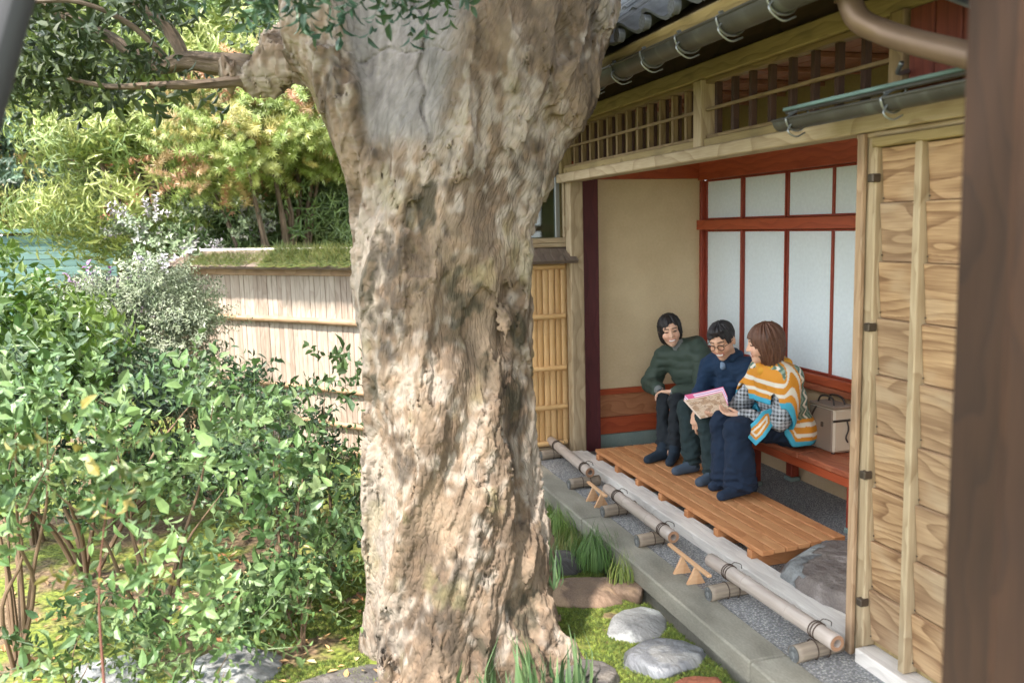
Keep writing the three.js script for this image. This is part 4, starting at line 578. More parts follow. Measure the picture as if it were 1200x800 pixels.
woody('leafy_shrub', 'broad glossy shrub by the leaning pole, thin dark stems below', 'shrub', [-3.42, -0.2, -4.2], { stems: 8, blobs: [[-3.15, 0.8, -3.6, 0.32, 0.26, 0.3, 52], [-3.45, 0.85, -4.2, 0.36, 0.3, 0.4, 66]], pal: camPal, sp: camSp, seed: 231, opt: { clump: 5, cr: 0.15, shell: 0.2, s0: 0.5, s1: 1.4, leafK: 0.64 }, mat: stemMat, trunkR: 0.014, leaves: 80, group: G1 });
woody('leafy_shrub', 'dense mid-green shrub in front of the bright green shrub', 'shrub', [-3.3, -0.2, -5.2], { stems: 6, blobs: [[-3.3, 0.7, -5.1, 0.6, 0.4, 0.45, 230], [-2.75, 0.6, -5.4, 0.4, 0.35, 0.4, 120]], pal: [L3(84, 118, 66), L3(70, 102, 62), L3(110, 142, 88)], sp: camSp, seed: 241, opt: { clump: 10, cr: 0.18, s0: 0.7, s1: 1.1 }, mat: stemMat, group: G1 });
woody('leafy_shrub', 'dark bluish green shrub low under the small-leafed bush', 'shrub', [-3.3, -0.2, -6.2], { stems: 5, blobs: [[-3.4, 0.45, -6.0, 0.6, 0.5, 0.4, 320], [-2.7, 0.4, -6.3, 0.5, 0.4, 0.35, 260], [-2.25, 0.25, -5.9, 0.4, 0.3, 0.35, 180]], pal: [L3(78, 104, 76), L3(92, 120, 92), L3(64, 90, 66)], sp: { n: 10, twig: 0.16, len: 0.05, wid: 0.024 }, seed: 251, opt: { clump: 12, cr: 0.18 }, mat: stemMat });
woody('sapling_shrub', 'thin young sapling with one bare stem and few leaves', 'sapling', [-2.83, -0.2, -2.75], { stems: 1, blobs: [[-2.76, 1.12, -2.72, 0.1, 0.26, 0.1, 16], [-2.8, 0.7, -2.68, 0.08, 0.15, 0.1, 6]], pal: [L3(120, 150, 92), L3(96, 130, 74), L3(150, 140, 70)], sp: { n: 6, twig: 0.12, len: 0.055, wid: 0.026 }, seed: 261, opt: { clump: 2, cr: 0.08, shell: 0.1, s0: 0.7, s1: 1 }, mat: std({ color: lin(104, 66, 54), roughness: 0.8 }), trunkR: 0.008, leaves: 14, leafLen: 0.07, leafWid: 0.035 });
woody('small_leaf_bush', 'pale silvery green small-leafed bush at the end of the fence', 'bush', [-2.95, -0.2, -7.15], { stems: 8, blobs: [[-3.12, 1.08, -7.15, 0.42, 0.4, 0.4, 1200], [-2.78, 0.75, -6.75, 0.36, 0.4, 0.3, 700], [-3.4, 0.8, -6.9, 0.5, 0.5, 0.4, 700]], pal: [L3(134, 152, 112), L3(158, 170, 136), L3(112, 132, 92), L3(172, 182, 152)], sp: { n: 12, twig: 0.13, len: 0.03, wid: 0.013, spread: 1.1 }, seed: 271, opt: { clump: 18, cr: 0.13, s0: 0.8, s1: 1.3 }, mat: stemMat, trunkR: 0.016 });
woody('bright_leaf_shrub', 'bright yellow-green shrub with broad leaves below the teal wall', 'shrub', [-3.7, -0.2, -6.0], { stems: 7, blobs: [[-3.6, 1.08, -5.95, 0.34, 0.28, 0.35, 240], [-3.85, 0.9, -5.6, 0.4, 0.4, 0.4, 320], [-4.05, 1.75, -6.1, 0.2, 0.3, 0.2, 90]], pal: [L3(136, 176, 70), L3(160, 192, 88), L3(114, 156, 60)], sp: { n: 9, twig: 0.2, len: 0.085, wid: 0.045 }, seed: 281, opt: { clump: 9, cr: 0.16, s0: 0.7, s1: 1.1 }, mat: stemMat, leaves: 60, leafLen: 0.09, leafWid: 0.05, tr: 0.5 });
woody('red_tip_shrub', 'shrub with yellow and coral young leaves rising above the teal wall', 'shrub', [-5.6, -0.2, -13.0], { stems: 5, blobs: [[-5.5, 2.2, -12.9, 0.7, 0.5, 0.4, 300], [-4.9, 2.3, -12.9, 0.4, 0.35, 0.3, 120]], pal: [L3(190, 184, 90), L3(214, 150, 96), L3(160, 178, 84), L3(210, 196, 120)], sp: { n: 9, twig: 0.2, len: 0.09, wid: 0.035 }, seed: 291, opt: { clump: 9, cr: 0.16 }, mat: stemMat });
woody('nandina_shrub', 'small shrub of coral red leaves above the teal wall', 'shrub', [-4.0, -0.2, -13.2], { stems: 4, blobs: [[-4.15, 2.35, -13.1, 0.42, 0.4, 0.3, 180], [-3.45, 2.25, -13.0, 0.35, 0.35, 0.3, 150], [-3.8, 2.05, -12.8, 0.3, 0.2, 0.2, 60]], pal: [L3(206, 112, 84), L3(222, 150, 120), L3(184, 92, 66), L3(170, 150, 90)], sp: { n: 12, twig: 0.24, len: 0.08, wid: 0.022 }, seed: 301, opt: { clump: 10, cr: 0.16 }, mat: stemMat });
woody('flowering_shrub', 'shrub dotted with small white blossoms behind the fence', 'shrub', [-3.0, -0.2, -9.0], { stems: 5, blobs: [[-3.1, 1.75, -8.9, 0.3, 0.2, 0.3, 80], [-2.45, 1.85, -9.2, 0.4, 0.18, 0.3, 90], [-3.0, 1.2, -8.8, 0.5, 0.5, 0.4, 320]], pal: [L3(232, 226, 234), L3(140, 158, 118), L3(128, 150, 106), L3(118, 142, 98), L3(220, 214, 226)], sp: { n: 9, twig: 0.16, len: 0.045, wid: 0.03 }, seed: 311, opt: { clump: 10, cr: 0.14 }, mat: stemMat, crownName: 'leaves_and_blossoms' });
woody('flowering_shrub', 'low plant with purple blossoms below the teal wall', 'shrub', [-3.65, -0.2, -8.3], { stems: 4, blobs: [[-3.55, 1.15, -8.3, 0.25, 0.14, 0.2, 80], [-3.6, 0.8, -8.2, 0.4, 0.45, 0.3, 240]], pal: [L3(174, 110, 190), L3(206, 170, 214), L3(140, 164, 104), L3(150, 170, 120), L3(156, 176, 124)], sp: { n: 8, twig: 0.14, len: 0.045, wid: 0.028 }, seed: 321, opt: { clump: 9, cr: 0.12 }, mat: stemMat, crownName: 'leaves_and_blossoms' });
const lance = { n: 12, twig: 0.34, len: 0.13, wid: 0.03, spread: 0.9, droop: 0.7, bend: 0.5 };
woody('drooping_tree', 'tree with drooping narrow pale yellow-green leaves behind the bushes', 'tree', [-3.1, -0.2, -10.0], { stems: 9, trunkR: 0.09, blobs: [[-3.3, 2.3, -9.9, 1.1, 0.7, 0.7, 900], [-2.5, 3.4, -10.2, 1.3, 0.8, 0.8, 1100], [-3.8, 3.5, -10.3, 0.9, 0.8, 0.7, 700], [-3.0, 4.6, -10.4, 1.5, 0.9, 0.9, 900]], pal: [L3(172, 186, 104), L3(196, 204, 130), L3(146, 168, 88), L3(128, 154, 86)], sp: lance, tr: 0.4, seed: 331, opt: { clump: 14, cr: 0.26, up: -0.35, s0: 0.7, s1: 1.1, leafK: 0.8 } });
woody('maple_tree', 'maple with star leaves turning orange at the tips behind the fence', 'tree', [-1.9, -0.2, -9.3], { stems: 9, trunkR: 0.08, blobs: [[-2.25, 2.5, -9.0, 0.85, 0.28, 0.6, 520], [-1.5, 2.75, -9.2, 0.8, 0.35, 0.6, 480], [-2.0, 3.1, -9.5, 0.7, 0.3, 0.6, 300]], pal: [L3(186, 196, 112), L3(160, 182, 94), L3(190, 180, 108), L3(206, 156, 120), L3(174, 192, 106), L3(150, 176, 92), L3(164, 184, 100)], sp: { n: 13, twig: 0.26, len: 0.058, lobes: 7, droop: 0.4 }, seed: 341, opt: { clump: 14, cr: 0.24, up: -0.1, leafK: 0.8 }, tr: 0.4 });
woody('evergreen_tree', 'deep green feathery tree low behind the fence and maple', 'tree', [-1.8, -0.2, -10.2], { stems: 8, trunkR: 0.08, blobs: [[-2.0, 1.8, -9.9, 0.9, 0.55, 0.5, 900], [-1.2, 2.0, -10.0, 0.8, 0.7, 0.5, 800], [-2.5, 1.5, -9.6, 0.5, 0.5, 0.4, 350]], pal: [L3(98, 130, 66), L3(122, 152, 84), L3(80, 110, 60), L3(146, 172, 106)], sp: { n: 12, twig: 0.28, len: 0.1, wid: 0.022, droop: 0.5 }, seed: 351, opt: { clump: 14, cr: 0.24, up: -0.2 } });
woody('bluish_tree', 'bluish green broad-leafed tree beyond the teal wall', 'tree', [-5.4, -0.2, -13.5], { stems: 8, trunkR: 0.12, blobs: [[-5.2, 2.9, -13.0, 1.0, 0.9, 0.8, 700], [-5.6, 4.2, -13.6, 1.3, 1.0, 1.0, 700], [-6.4, 3.2, -13.2, 0.8, 0.9, 0.8, 400]], pal: [L3(112, 142, 116), L3(136, 164, 138), L3(90, 120, 96)], sp: { n: 10, twig: 0.3, len: 0.12, wid: 0.05 }, seed: 361, opt: { clump: 14, cr: 0.28 } });
const farPal = [L3(104, 134, 70), L3(132, 156, 88), L3(86, 114, 62)], farSp = { n: 11, twig: 0.42, len: 0.17, wid: 0.08 };
const far = (x, z, h, w, lb, seed, pal = farPal) => woody('far_tree', lb, 'tree', [x, -0.2, z], { stems: 8, trunkR: 0.16, blobs: [[x, h * 0.5, z, w, h * 0.22, w * 0.7, 520], [x - w * 0.3, h * 0.75, z, w * 0.9, h * 0.22, w * 0.7, 480], [x + w * 0.2, h * 0.26, z + 0.3, w * 1.0, h * 0.2, w * 0.6, 520]], pal, sp: farSp, seed, opt: { clump: 14, cr: 0.42, s0: 0.8, s1: 1.3, leafK: 0.75 }, group: 'trees at the back of the garden' });
far(-7.5, -18, 7.5, 1.9, 'tall green tree at the back beyond the bluish tree', 371); far(-4.3, -17.5, 7.0, 1.9, 'yellow-green tree at the back behind the drooping tree', 381, [L3(160, 176, 98), L3(138, 160, 82), L3(178, 188, 116)]); far(-1.4, -17, 7.2, 1.9, 'green tree at the back behind the maple', 391); far(1.6, -16.5, 7.0, 1.8, 'green tree at the back behind the house corner', 401); far(-9.5, -15.5, 6.5, 1.8, 'green tree at the back left of the teal wall', 411);
for (const [x, z, lb, sd] of [[-3.15, -3.75, 'low leafy undergrowth plant under the thin sapling', 421], [-2.2, -3.95, 'low leafy undergrowth plant left of the trunk root', 431], [-2.62, -3.5, 'low leafy undergrowth plant in front of the pale rock', 441]]) woody('undergrowth_shrub', lb, 'plant', [x, -0.2, z], { stems: 5, trunkR: 0.006, blobs: [[x, 0.06, z, 0.24, 0.14, 0.18, 46]], pal: [L3(104, 136, 76), L3(84, 116, 64), L3(130, 156, 96)], sp: { ...camSp, len: 0.05, wid: 0.026 }, seed: sd, opt: { clump: 5, cr: 0.12, shell: 0.1, s0: 0.6, s1: 1.1 }, mat: stemMat, leaves: 20, leafLen: 0.07, leafWid: 0.035 });
// teal board wall far behind
{
  const t = thing('teal_wall', 'weathered teal wooden board wall with ledge on top behind shrubs', 'wall', [-5.2, -0.2, -12.3]), r = rngOf(71);
  const mt = tex(256, 256, (u, v) => cmix([96, 128, 124], [72, 102, 100], 0.5 + 0.8 * pfbm(u, v, 3, 20, 4, 15))), mt2 = tex(256, 256, (u, v) => cmix([106, 138, 134], [84, 114, 112], 0.5 + 0.8 * pfbm(u, v, 3, 20, 4, 19))), a = std({ map: mt, roughness: 0.8 }), b = std({ map: mt2, roughness: 0.8 });
  for (let i = 0; i < 19; i++) mesh('wall_board', chBox(2.4, 0.098, 0.03, 'x', 0.006), i % 2 ? a : b, t, [0.05, 0.07 + i * 0.102, r() * 0.006]);
  for (const x of [-1.1, 0, 1.18]) mesh('wall_post', chBox(0.08, 1.98, 0.08, 'y', 0.005), a, t, [x, 0.97, -0.07]);
  mesh('top_ledge', chBox(2.6, 0.05, 0.2, 'x', 0.006), a, t, [0.05, 2.01, 0.0]);
}
// grass clumps along the kerb and bamboo grass at the foot of the trunk
function clump(label, [x, y, z], n, h, wid, spread, seed, pal, name = 'grass_clump', droop = 1.0) {
  const r = rngOf(seed), A = { pos: [], idx: [] }, col = [];
  for (let i = 0; i < n; i++) { const a = r() * 6.28, q = Math.sqrt(r()) * spread, l = h * (0.6 + 0.6 * r()), lean = (name === 'grass_clump' ? 0.25 : 0.6) + 0.8 * r(), d = nv([Math.cos(a) * lean, 1, Math.sin(a) * lean]), s = nv(cr(d, [Math.cos(a), 0.1, Math.sin(a)].map((v, k) => v + (r() - 0.5) * 0.3))), n0 = A.pos.length; addLeaf(A, [Math.cos(a) * q, 0, Math.sin(a) * q], d, s, cr(s, d).map(v => v), l, wid * (0.7 + 0.6 * r()), { droop: droop * (0.5 + r()), fold: 0.3 }); const c = pal[r() * pal.length | 0], f = 0.8 + 0.4 * r(); for (let k = n0; k < A.pos.length; k += 3) col.push(c[0] * f, c[1] * f, c[2] * f); }
  const g = new THREE.BufferGeometry(); g.setAttribute('position', new THREE.Float32BufferAttribute(A.pos, 3)); g.setAttribute('color', new THREE.Float32BufferAttribute(col, 3)); g.setIndex(A.idx); g.computeVertexNormals(); const m = leafMat(0.6, 0.35); m.vertexColors = true;
  return tag(mesh(name, g, m, scene, [x, y, z]), label, 'grass');
}
const gp = [L3(140, 172, 88), L3(162, 186, 104), L3(116, 150, 74)];
clump('fine grass clump at the far end of the kerb', [-0.62, -0.2, -5.3], 200, 0.10, 0.005, 0.14, 501, gp); clump('arching grass clump between kerb and small brown stone', [-0.6, -0.2, -4.95], 260, 0.12, 0.006, 0.16, 502, gp); clump('yellowing grass clump behind the dark green clump', [-0.62, -0.2, -4.62], 170, 0.1, 0.006, 0.12, 503, [L3(176, 172, 108), L3(148, 160, 90), L3(120, 146, 72)]); clump('lush dark green grass clump beside the kerb by the brown stone', [-0.56, -0.2, -4.38], 340, 0.15, 0.006, 0.14, 504, [L3(106, 144, 74), L3(128, 164, 90), L3(90, 126, 64)]); clump('small yellow-green grass tuft against the kerb', [-0.54, -0.2, -4.08], 90, 0.12, 0.006, 0.08, 505, [L3(160, 172, 90), L3(134, 156, 76)]);
const sp2 = [L3(70, 100, 60), L3(92, 122, 76), L3(112, 140, 92)];
clump('bamboo grass with long leaves at the foot of the trunk', [-1.42, -0.18, -3.14], 40, 0.17, 0.022, 0.1, 511, sp2, 'bamboo_grass'); clump('bamboo grass on the right root of the trunk', [-1.2, -0.18, -3.12], 30, 0.15, 0.02, 0.09, 512, sp2, 'bamboo_grass'); clump('bamboo grass sprouting from the bark on the right of the trunk', [-1.13, 0.12, -3.46], 12, 0.16, 0.014, 0.02, 513, sp2, 'bamboo_grass'); clump('low bamboo grass at the left root of the trunk', [-1.62, -0.17, -3.02], 18, 0.16, 0.022, 0.09, 514, sp2, 'bamboo_grass');
{
  const r = rngOf(81), A = { pos: [], idx: [] }; for (let i = 0; i < 6; i++) { const a = i * 1.05, d = nv([Math.cos(a) * 0.7, 1, Math.sin(a) * 0.7]), s = nv(cr(d, [Math.sin(a), 0, -Math.cos(a)])); addLeaf(A, [0, 0, 0], d, s, cr(s, d), 0.02, 0.006, { droop: 0.4 }); } const tuft = finish(A), list = [], pal = [L3(116, 136, 50), L3(140, 156, 64), L3(96, 118, 46), L3(126, 134, 54)];
  const gy = (x, z) => -0.2 + 0.05 * fbm3(x * 0.8, 3, z * 0.8, 3);
  const fill = (n, x0, x1, z0, z1, th) => { for (let i = 0; i < n; i++) { const x = mix(x0, x1, r()), z = mix(z0, z1, r()); if (fbm3(x * 3, 7, z * 3, 3) < th || Math.hypot(x + 1.53, z + 3.66) < 0.4) continue; const k = r() * 0.5 + 0.75; list.push({ p: [x, gy(x, z) - 0.004, z], d: [(r() - 0.5) * 0.4, 1, (r() - 0.5) * 0.4], a: r() * 6.28, s: 0.6 + r() * 0.7, c: pal[r() * 4 | 0].map(v => v * k) }); } };
  fill(26000, -1.25, -0.5, -5.4, -2.4, -0.2); fill(11000, -2.5, -1.7, -4.9, -3.0, -0.1);
  const m = instances('moss', tuft, leafMat(0.9, 0.3), scene, list); m.userData.label = 'bright green moss carpet around the stepping stones'; m.userData.category = 'moss';
  const B = { pos: [], idx: [] }; addLeaf(B, [0, 0, 0], [0, 0.2, 0.98], [1, 0, 0], [0, 0.98, -0.2], 0.045, 0.024, { droop: -0.15, fold: 0.3 }); const fl = [], fp = [L3(188, 152, 100), L3(176, 120, 78), L3(204, 184, 138), L3(150, 122, 86)];
  for (let i = 0; i < 420; i++) { const x = -3.9 + r() * 2.2, z = -5.3 + r() * 1.9; fl.push({ p: [x, gy(x, z) + 0.006 + r() * 0.012, z], d: [(r() - 0.5) * 0.5, 1, (r() - 0.5) * 0.5], a: r() * 6.28, s: 0.7 + r() * 0.6, c: fp[r() * 4 | 0] }); }
  const f = instances('fallen_leaves', finish(B), leafMat(0.8, 0.2), scene, fl); f.userData.label = 'dry tan and orange leaves fallen under the shrubs'; f.userData.category = 'leaves';
}
// ------------------------------------------------------------------ people
const sub3 = (a, b) => [a[0] - b[0], a[1] - b[1], a[2] - b[2]], add3 = (a, b, k = 1) => [a[0] + b[0] * k, a[1] + b[1] * k, a[2] + b[2] * k], lerp3 = (a, b, t) => [mix(a[0], b[0], t), mix(a[1], b[1], t), mix(a[2], b[2], t)];
const ell = (x, y, z, c, r) => { const a = (x - c[0]) / r[0], b = (y - c[1]) / r[1], d = (z - c[2]) / r[2], k0 = Math.hypot(a, b, d), k1 = Math.hypot(a / r[0], b / r[1], d / r[2]); return k1 ? k0 * (k0 - 1) / k1 : -Math.min(...r); };
function headFrame(C, f, up = [0, 1, 0]) { const Z = nv(f), X = nv(cr(up, Z)), Y = cr(Z, X); return { to: (x, y, z) => { const p = [x - C[0], y - C[1], z - C[2]]; return [p[0] * X[0] + p[1] * X[1] + p[2] * X[2], p[0] * Y[0] + p[1] * Y[1] + p[2] * Y[2], p[0] * Z[0] + p[1] * Z[1] + p[2] * Z[2]]; }, from: (x, y, z) => [C[0] + X[0] * x + Y[0] * y + Z[0] * z, C[1] + X[1] * x + Y[1] * y + Z[1] * z, C[2] + X[2] * x + Y[2] * y + Z[2] * z] }; }
function headField(F, s) { return (wx, wy, wz) => {
  let [x, y, z] = F.to(wx, wy, wz); x /= s; y /= s; z /= s; const ax = Math.abs(x);
  let d = ell(x, y, z, [0, 0.025, -0.012], [0.074, 0.088, 0.092]); d = smin(d, ell(x, y, z, [0, -0.045, 0.02], [0.057, 0.066, 0.062]), 0.03);
  d = smin(d, Math.hypot(x, y + 0.09, z - 0.062) - 0.02, 0.03); d = smin(d, Math.hypot(ax - 0.036, y + 0.028, z - 0.055) - 0.027, 0.02); d = smin(d, cone(ax, y, z, [[0, 0.034, 0.076], [0.04, 0.03, 0.062], 0.012, 0.01]), 0.02);
  d = smin(d, cone(x, y, z, [[0, 0.02, 0.082], [0, -0.022, 0.099], 0.007, 0.012]), 0.012); d = smin(d, Math.hypot(ax - 0.013, y + 0.024, z - 0.088) - 0.008, 0.008);
  d = Math.max(d, -(Math.hypot(ax - 0.031, y - 0.012, z - 0.099) - 0.019) * 0.7); d = smin(d, ell(ax, y, z, [0.03, 0.011, 0.073], [0.014, 0.009, 0.012]), 0.004);
  d = smin(d, cone(x, y, z, [[-0.02, -0.053, 0.079], [0.02, -0.053, 0.079], 0.007, 0.007]), 0.008); d = smin(d, cone(x, y, z, [[-0.014, -0.065, 0.08], [0.014, -0.065, 0.08], 0.008, 0.008]), 0.008);
  d = smin(d, ell(ax, y, z, [0.076, -0.004, -0.006], [0.011, 0.031, 0.02]), 0.008); return d * s; }; }
function skinColour(F, s, skin) { const lip = L3(196, 112, 100), dark = L3(34, 26, 24), tooth = L3(238, 232, 224), blush = L3(220, 150, 124); return (wx, wy, wz) => {
  let [x, y, z] = F.to(wx, wy, wz); x /= s; y /= s; z /= s; const ax = Math.abs(x); if (Math.hypot(x, y, z) > 0.15 || z < 0.03) return skin; let c = skin;
  const m = (k, t) => { c = [mix(c[0], k[0], t), mix(c[1], k[1], t), mix(c[2], k[2], t)]; }; m(blush, 0.35 * (1 - smooth(0.012, 0.034, Math.hypot(ax - 0.04, y + 0.026))));
  const my = y + 0.058 - ax * ax * 8; if (ax < 0.029 && Math.abs(my) < 0.011) m(lip, 0.85); if (ax < 0.023 && Math.abs(my) < 0.0052) m(tooth, 1);
  if (((ax - 0.031) / 0.016) ** 2 + ((y - 0.011 + 0.15 * Math.abs(ax - 0.031)) / 0.0055) ** 2 < 1) m(dark, 0.95); const by = y - 0.035 + (ax - 0.03) ** 2 * 6; if (ax > 0.012 && ax < 0.05 && Math.abs(by) < 0.0048) m(dark, 0.75); return c; }; }
// palm and five curled fingers as tapered cones
function handCones(w, dir, palm, thumbSide, curl = 0.6, len = 0.165) {
  const D = nv(dir), S = nv(cr(D, palm)), P = cr(S, D), out = [], at = (a, b, c) => [w[0] + D[0] * a + S[0] * b + P[0] * c, w[1] + D[1] * a + S[1] * b + P[1] * c, w[2] + D[2] * a + S[2] * b + P[2] * c], k = len / 0.17;
  for (const b of [-0.026, -0.009, 0.009, 0.026]) out.push([at(0.005 * k, b * 0.6 * k, 0), at(0.078 * k, b * 1.05 * k, 0.002), 0.015 * k, 0.0115 * k, 0.012]);
  [[-0.029, 0.062], [-0.01, 0.07], [0.01, 0.074], [0.029, 0.068]].forEach(([b, l], i) => { if (thumbSide < 0) { b = -b; } let p = [0.08 * k, b * k, 0.0], ang = 0.15 * curl; const seg = [0.44, 0.32, 0.24]; for (let q = 0; q < 3; q++) { ang += curl * (0.45 + 0.12 * q); const L = l * seg[q] * k * 1.12, e = [p[0] + Math.cos(ang) * L, p[1] + b * 0.05, p[2] + Math.sin(ang) * L]; out.push([at(...p), at(...e), (0.0088 - q * 0.0008) * k, (0.0082 - q * 0.001) * k, 0.004]); p = e; } });
  const T = thumbSide * 0.03 * k; out.push([at(0.018 * k, T * 0.7, 0.004), at(0.055 * k, T * 1.75, 0.016 * k), 0.014 * k, 0.0105 * k, 0.01], [at(0.055 * k, T * 1.75, 0.016 * k), at(0.086 * k, T * 1.75, 0.03 * k), 0.0098 * k, 0.0082 * k, 0.004]);
  return out;
}
const bounds = (list, pad) => { const lo = [9, 9, 9], hi = [-9, -9, -9]; for (const c of list) for (const [p, r] of [[c[0], c[2]], [c[1], c[3]]]) for (let k = 0; k < 3; k++) { lo[k] = Math.min(lo[k], p[k] - r - pad); hi[k] = Math.max(hi[k], p[k] + r + pad); } return [lo, hi]; };
function person(P) {
  const t = thing('person', P.label, 'person', [P.pelvis[0], -0.06 + 0.121, P.pelvis[2]]), O = t.position, place = g => { g.translate(-O.x, -O.y, -O.z); return g; };
  const F = headFrame(P.head, P.face, P.headUp), s = P.hs, skin = P.skin, sc = skinColour(F, s, skin), J = P;
  const torso = (i) => [[add3(J.pelvis, J.side, -0.075), add3(J.pelvis, J.side, 0.075), 0.105 + i, 0.105 + i], [J.pelvis, J.chest, 0.10 + i, 0.11 + i], [add3(J.chest, J.side, -0.06), add3(J.chest, J.side, 0.06), 0.095 + i, 0.095 + i], [add3(J.shR, J.side, 0.03), add3(J.shL, J.side, -0.03), 0.062 + i, 0.062 + i], [J.chest, J.neck, 0.09 + i, 0.055 + i]];
  const arm = (S, E, W, i, cut = 1, k = 1) => [[S, E, (0.052 + i) * k, (0.042 + i) * k], [E, lerp3(E, W, cut), (0.042 + i) * k, (0.03 + i) * k]];
  const leg = (side, K, A, i, hem = 1, w = [0, 0]) => [[add3(J.pelvis, J.side, side * 0.07), K, 0.07 + i, 0.052 + i + w[0]], [K, lerp3(K, A, hem), 0.049 + i + w[0], 0.034 + i + w[1]]];
  const foot = (A, T, i) => [[[A[0], A[1] + 0.04, A[2]], A, 0.034 + i, 0.034 + i], [A, T, 0.032 + i, 0.024 + i], [add3(A, nv([T[0] - A[0], 0, T[2] - A[2]]), -0.025).map((v, k) => k === 1 ? T[1] + 0.006 : v), T, 0.026 + i, 0.023 + i]];
  // body: one continuous figure
  const bl = [...torso(-0.02), ...arm(J.shL, J.elL, J.haL, -0.012), ...arm(J.shR, J.elR, J.haR, -0.012), ...leg(1, J.knL, J.anL, -0.016), ...leg(-1, J.knR, J.anR, -0.016), ...foot(J.anL, J.toL, -0.006), ...foot(J.anR, J.toR, -0.006), [J.neck, F.from(0, -0.05 * s, -0.02 * s), 0.05, 0.048]];
  const b1 = nets(field(bl, 0.03), ...bounds(bl, 0.03), 0.012, () => skin);
  const hf = headField(F, s), h1 = nets(hf, add3(P.head, [-0.15, -0.15, -0.15]), add3(P.head, [0.15, 0.15, 0.15]), 0.0036, sc);
  const gs = [b1, h1]; for (const hl of P.hands) { const [lo, hi] = bounds(hl, 0.015); gs.push(nets(field(hl, 0.006), lo, hi, 0.0032, () => skin)); }
  const body = mesh('body', place(mergeGeometries(gs)), phys({ vertexColors: true, roughness: 0.62 }), t);
  // clothes
  const folds = (d, x, y, z, a = 1) => d - a * (0.004 * smooth(0.28, 0.12, y) * Math.sin(y * 150 + 5 * n3(x * 9, y * 7, z * 9)) + 0.008 * n3(x * 13, y * 9, z * 13) + 0.009 * (0.4 - Math.abs(n3(x * 12 + 4 + y * 6, y * 22 - x * 8, z * 12))));
  const top = [...torso(P.topInfl), ...arm(J.shL, J.elL, J.haL, P.topInfl * 0.8, P.cuff ?? 0.88, P.armK), ...arm(J.shR, J.elR, J.haR, P.topInfl * 0.8, P.cuff ?? 0.88, P.armK), ...(P.topExtra || [])], tf = field(top, 0.035);
  const nk = F.from(0, -0.03 * s, 0), cutN = nv(sub3(P.head, J.neck)), clothTop = (x, y, z) => { let d = folds(tf(x, y, z), x, y, z, P.quilt ? 0.8 : 1.5); if (P.quilt) d -= 0.008 * Math.sqrt(Math.abs(Math.sin(Math.PI * (y + 0.03 * n3(x * 6, y * 6, z * 6)) / 0.07))); const hm = P.topHem - y; d = Math.max(d, hm); return d; };
  const [tl, th] = bounds(top, 0.05), topMat = P.topMat;
  mesh(P.topName, place(nets(clothTop, tl, th, P.topCell ?? 0.008, P.topColour)), topMat, t);
  const tr = [[add3(J.pelvis, J.side, -0.075), add3(J.pelvis, J.side, 0.075), 0.112, 0.112], [J.pelvis, lerp3(J.pelvis, J.chest, 0.3), 0.108, 0.1], ...leg(1, J.knL, J.anL, 0.008, P.hem, P.wide), ...leg(-1, J.knR, J.anR, 0.008, P.hem, P.wide)], rf = field(tr, 0.03), [rl, rh] = bounds(tr, 0.03);
  mesh('trousers', place(nets((x, y, z) => folds(Math.max(rf(x, y, z), (P.hemY ?? -1) - y), x, y, z, 1.7) - 0.005 * n3(x * 38, y * 5, z * 38), rl, rh, 0.008)), P.legMat, t);
  for (const [A, T] of [[J.anL, J.toL], [J.anR, J.toR]]) { const fl = foot(A, T, 0.003), [a, b] = bounds(fl, 0.02), ff = field(fl, 0.02); mesh('sock', place(nets((x, y, z) => Math.max(ff(x, y, z), 0.0615 - y), a, b, 0.006)), P.sockMat, t); }
  // hair
  const hr = P.hair, hfF = (wx, wy, wz) => { let [x, y, z] = F.to(wx, wy, wz); x /= s; y /= s; z /= s; let d = hr(x, y, z); const an = Math.atan2(x, z + 0.02), st = n3(an * 8 + y * 6, y * 8, 3) * 0.009 + n3(an * 22 + y * 10, y * 14, 8) * 0.006 + n3(an * 50, y * 9, 5) * 0.003; return (d - st) * s; };
  const hc = P.hairCol, hairC = (wx, wy, wz) => { const [x, y, z] = F.to(wx, wy, wz), an = Math.atan2(x, z + 0.02), k = 0.85 + 0.55 * n3(an * 16 + y * 8, y * 6, 2) + 0.5 * n3(an * 44, y * 8, 7); return [hc[0] * k, hc[1] * k, hc[2] * k]; };
  mesh('hair', place(nets(hfF, add3(P.head, [-0.2, -0.24, -0.2]), add3(P.head, [0.2, 0.2, 0.2]), 0.0042, hairC)), phys({ vertexColors: true, roughness: 0.55 }), t);
  if (P.extra) P.extra(t, place, F, s, tf);
  return t;
}
const cloth = (r, g, b, rough = 0.9, sheen = 0.3) => phys({ color: lin(r, g, b), roughness: rough, sheen, sheenRoughness: 0.6, sheenColor: lin(r + 40, g + 40, b + 40) });
const skinA = L3(236, 190, 162), skinB = L3(228, 180, 150);
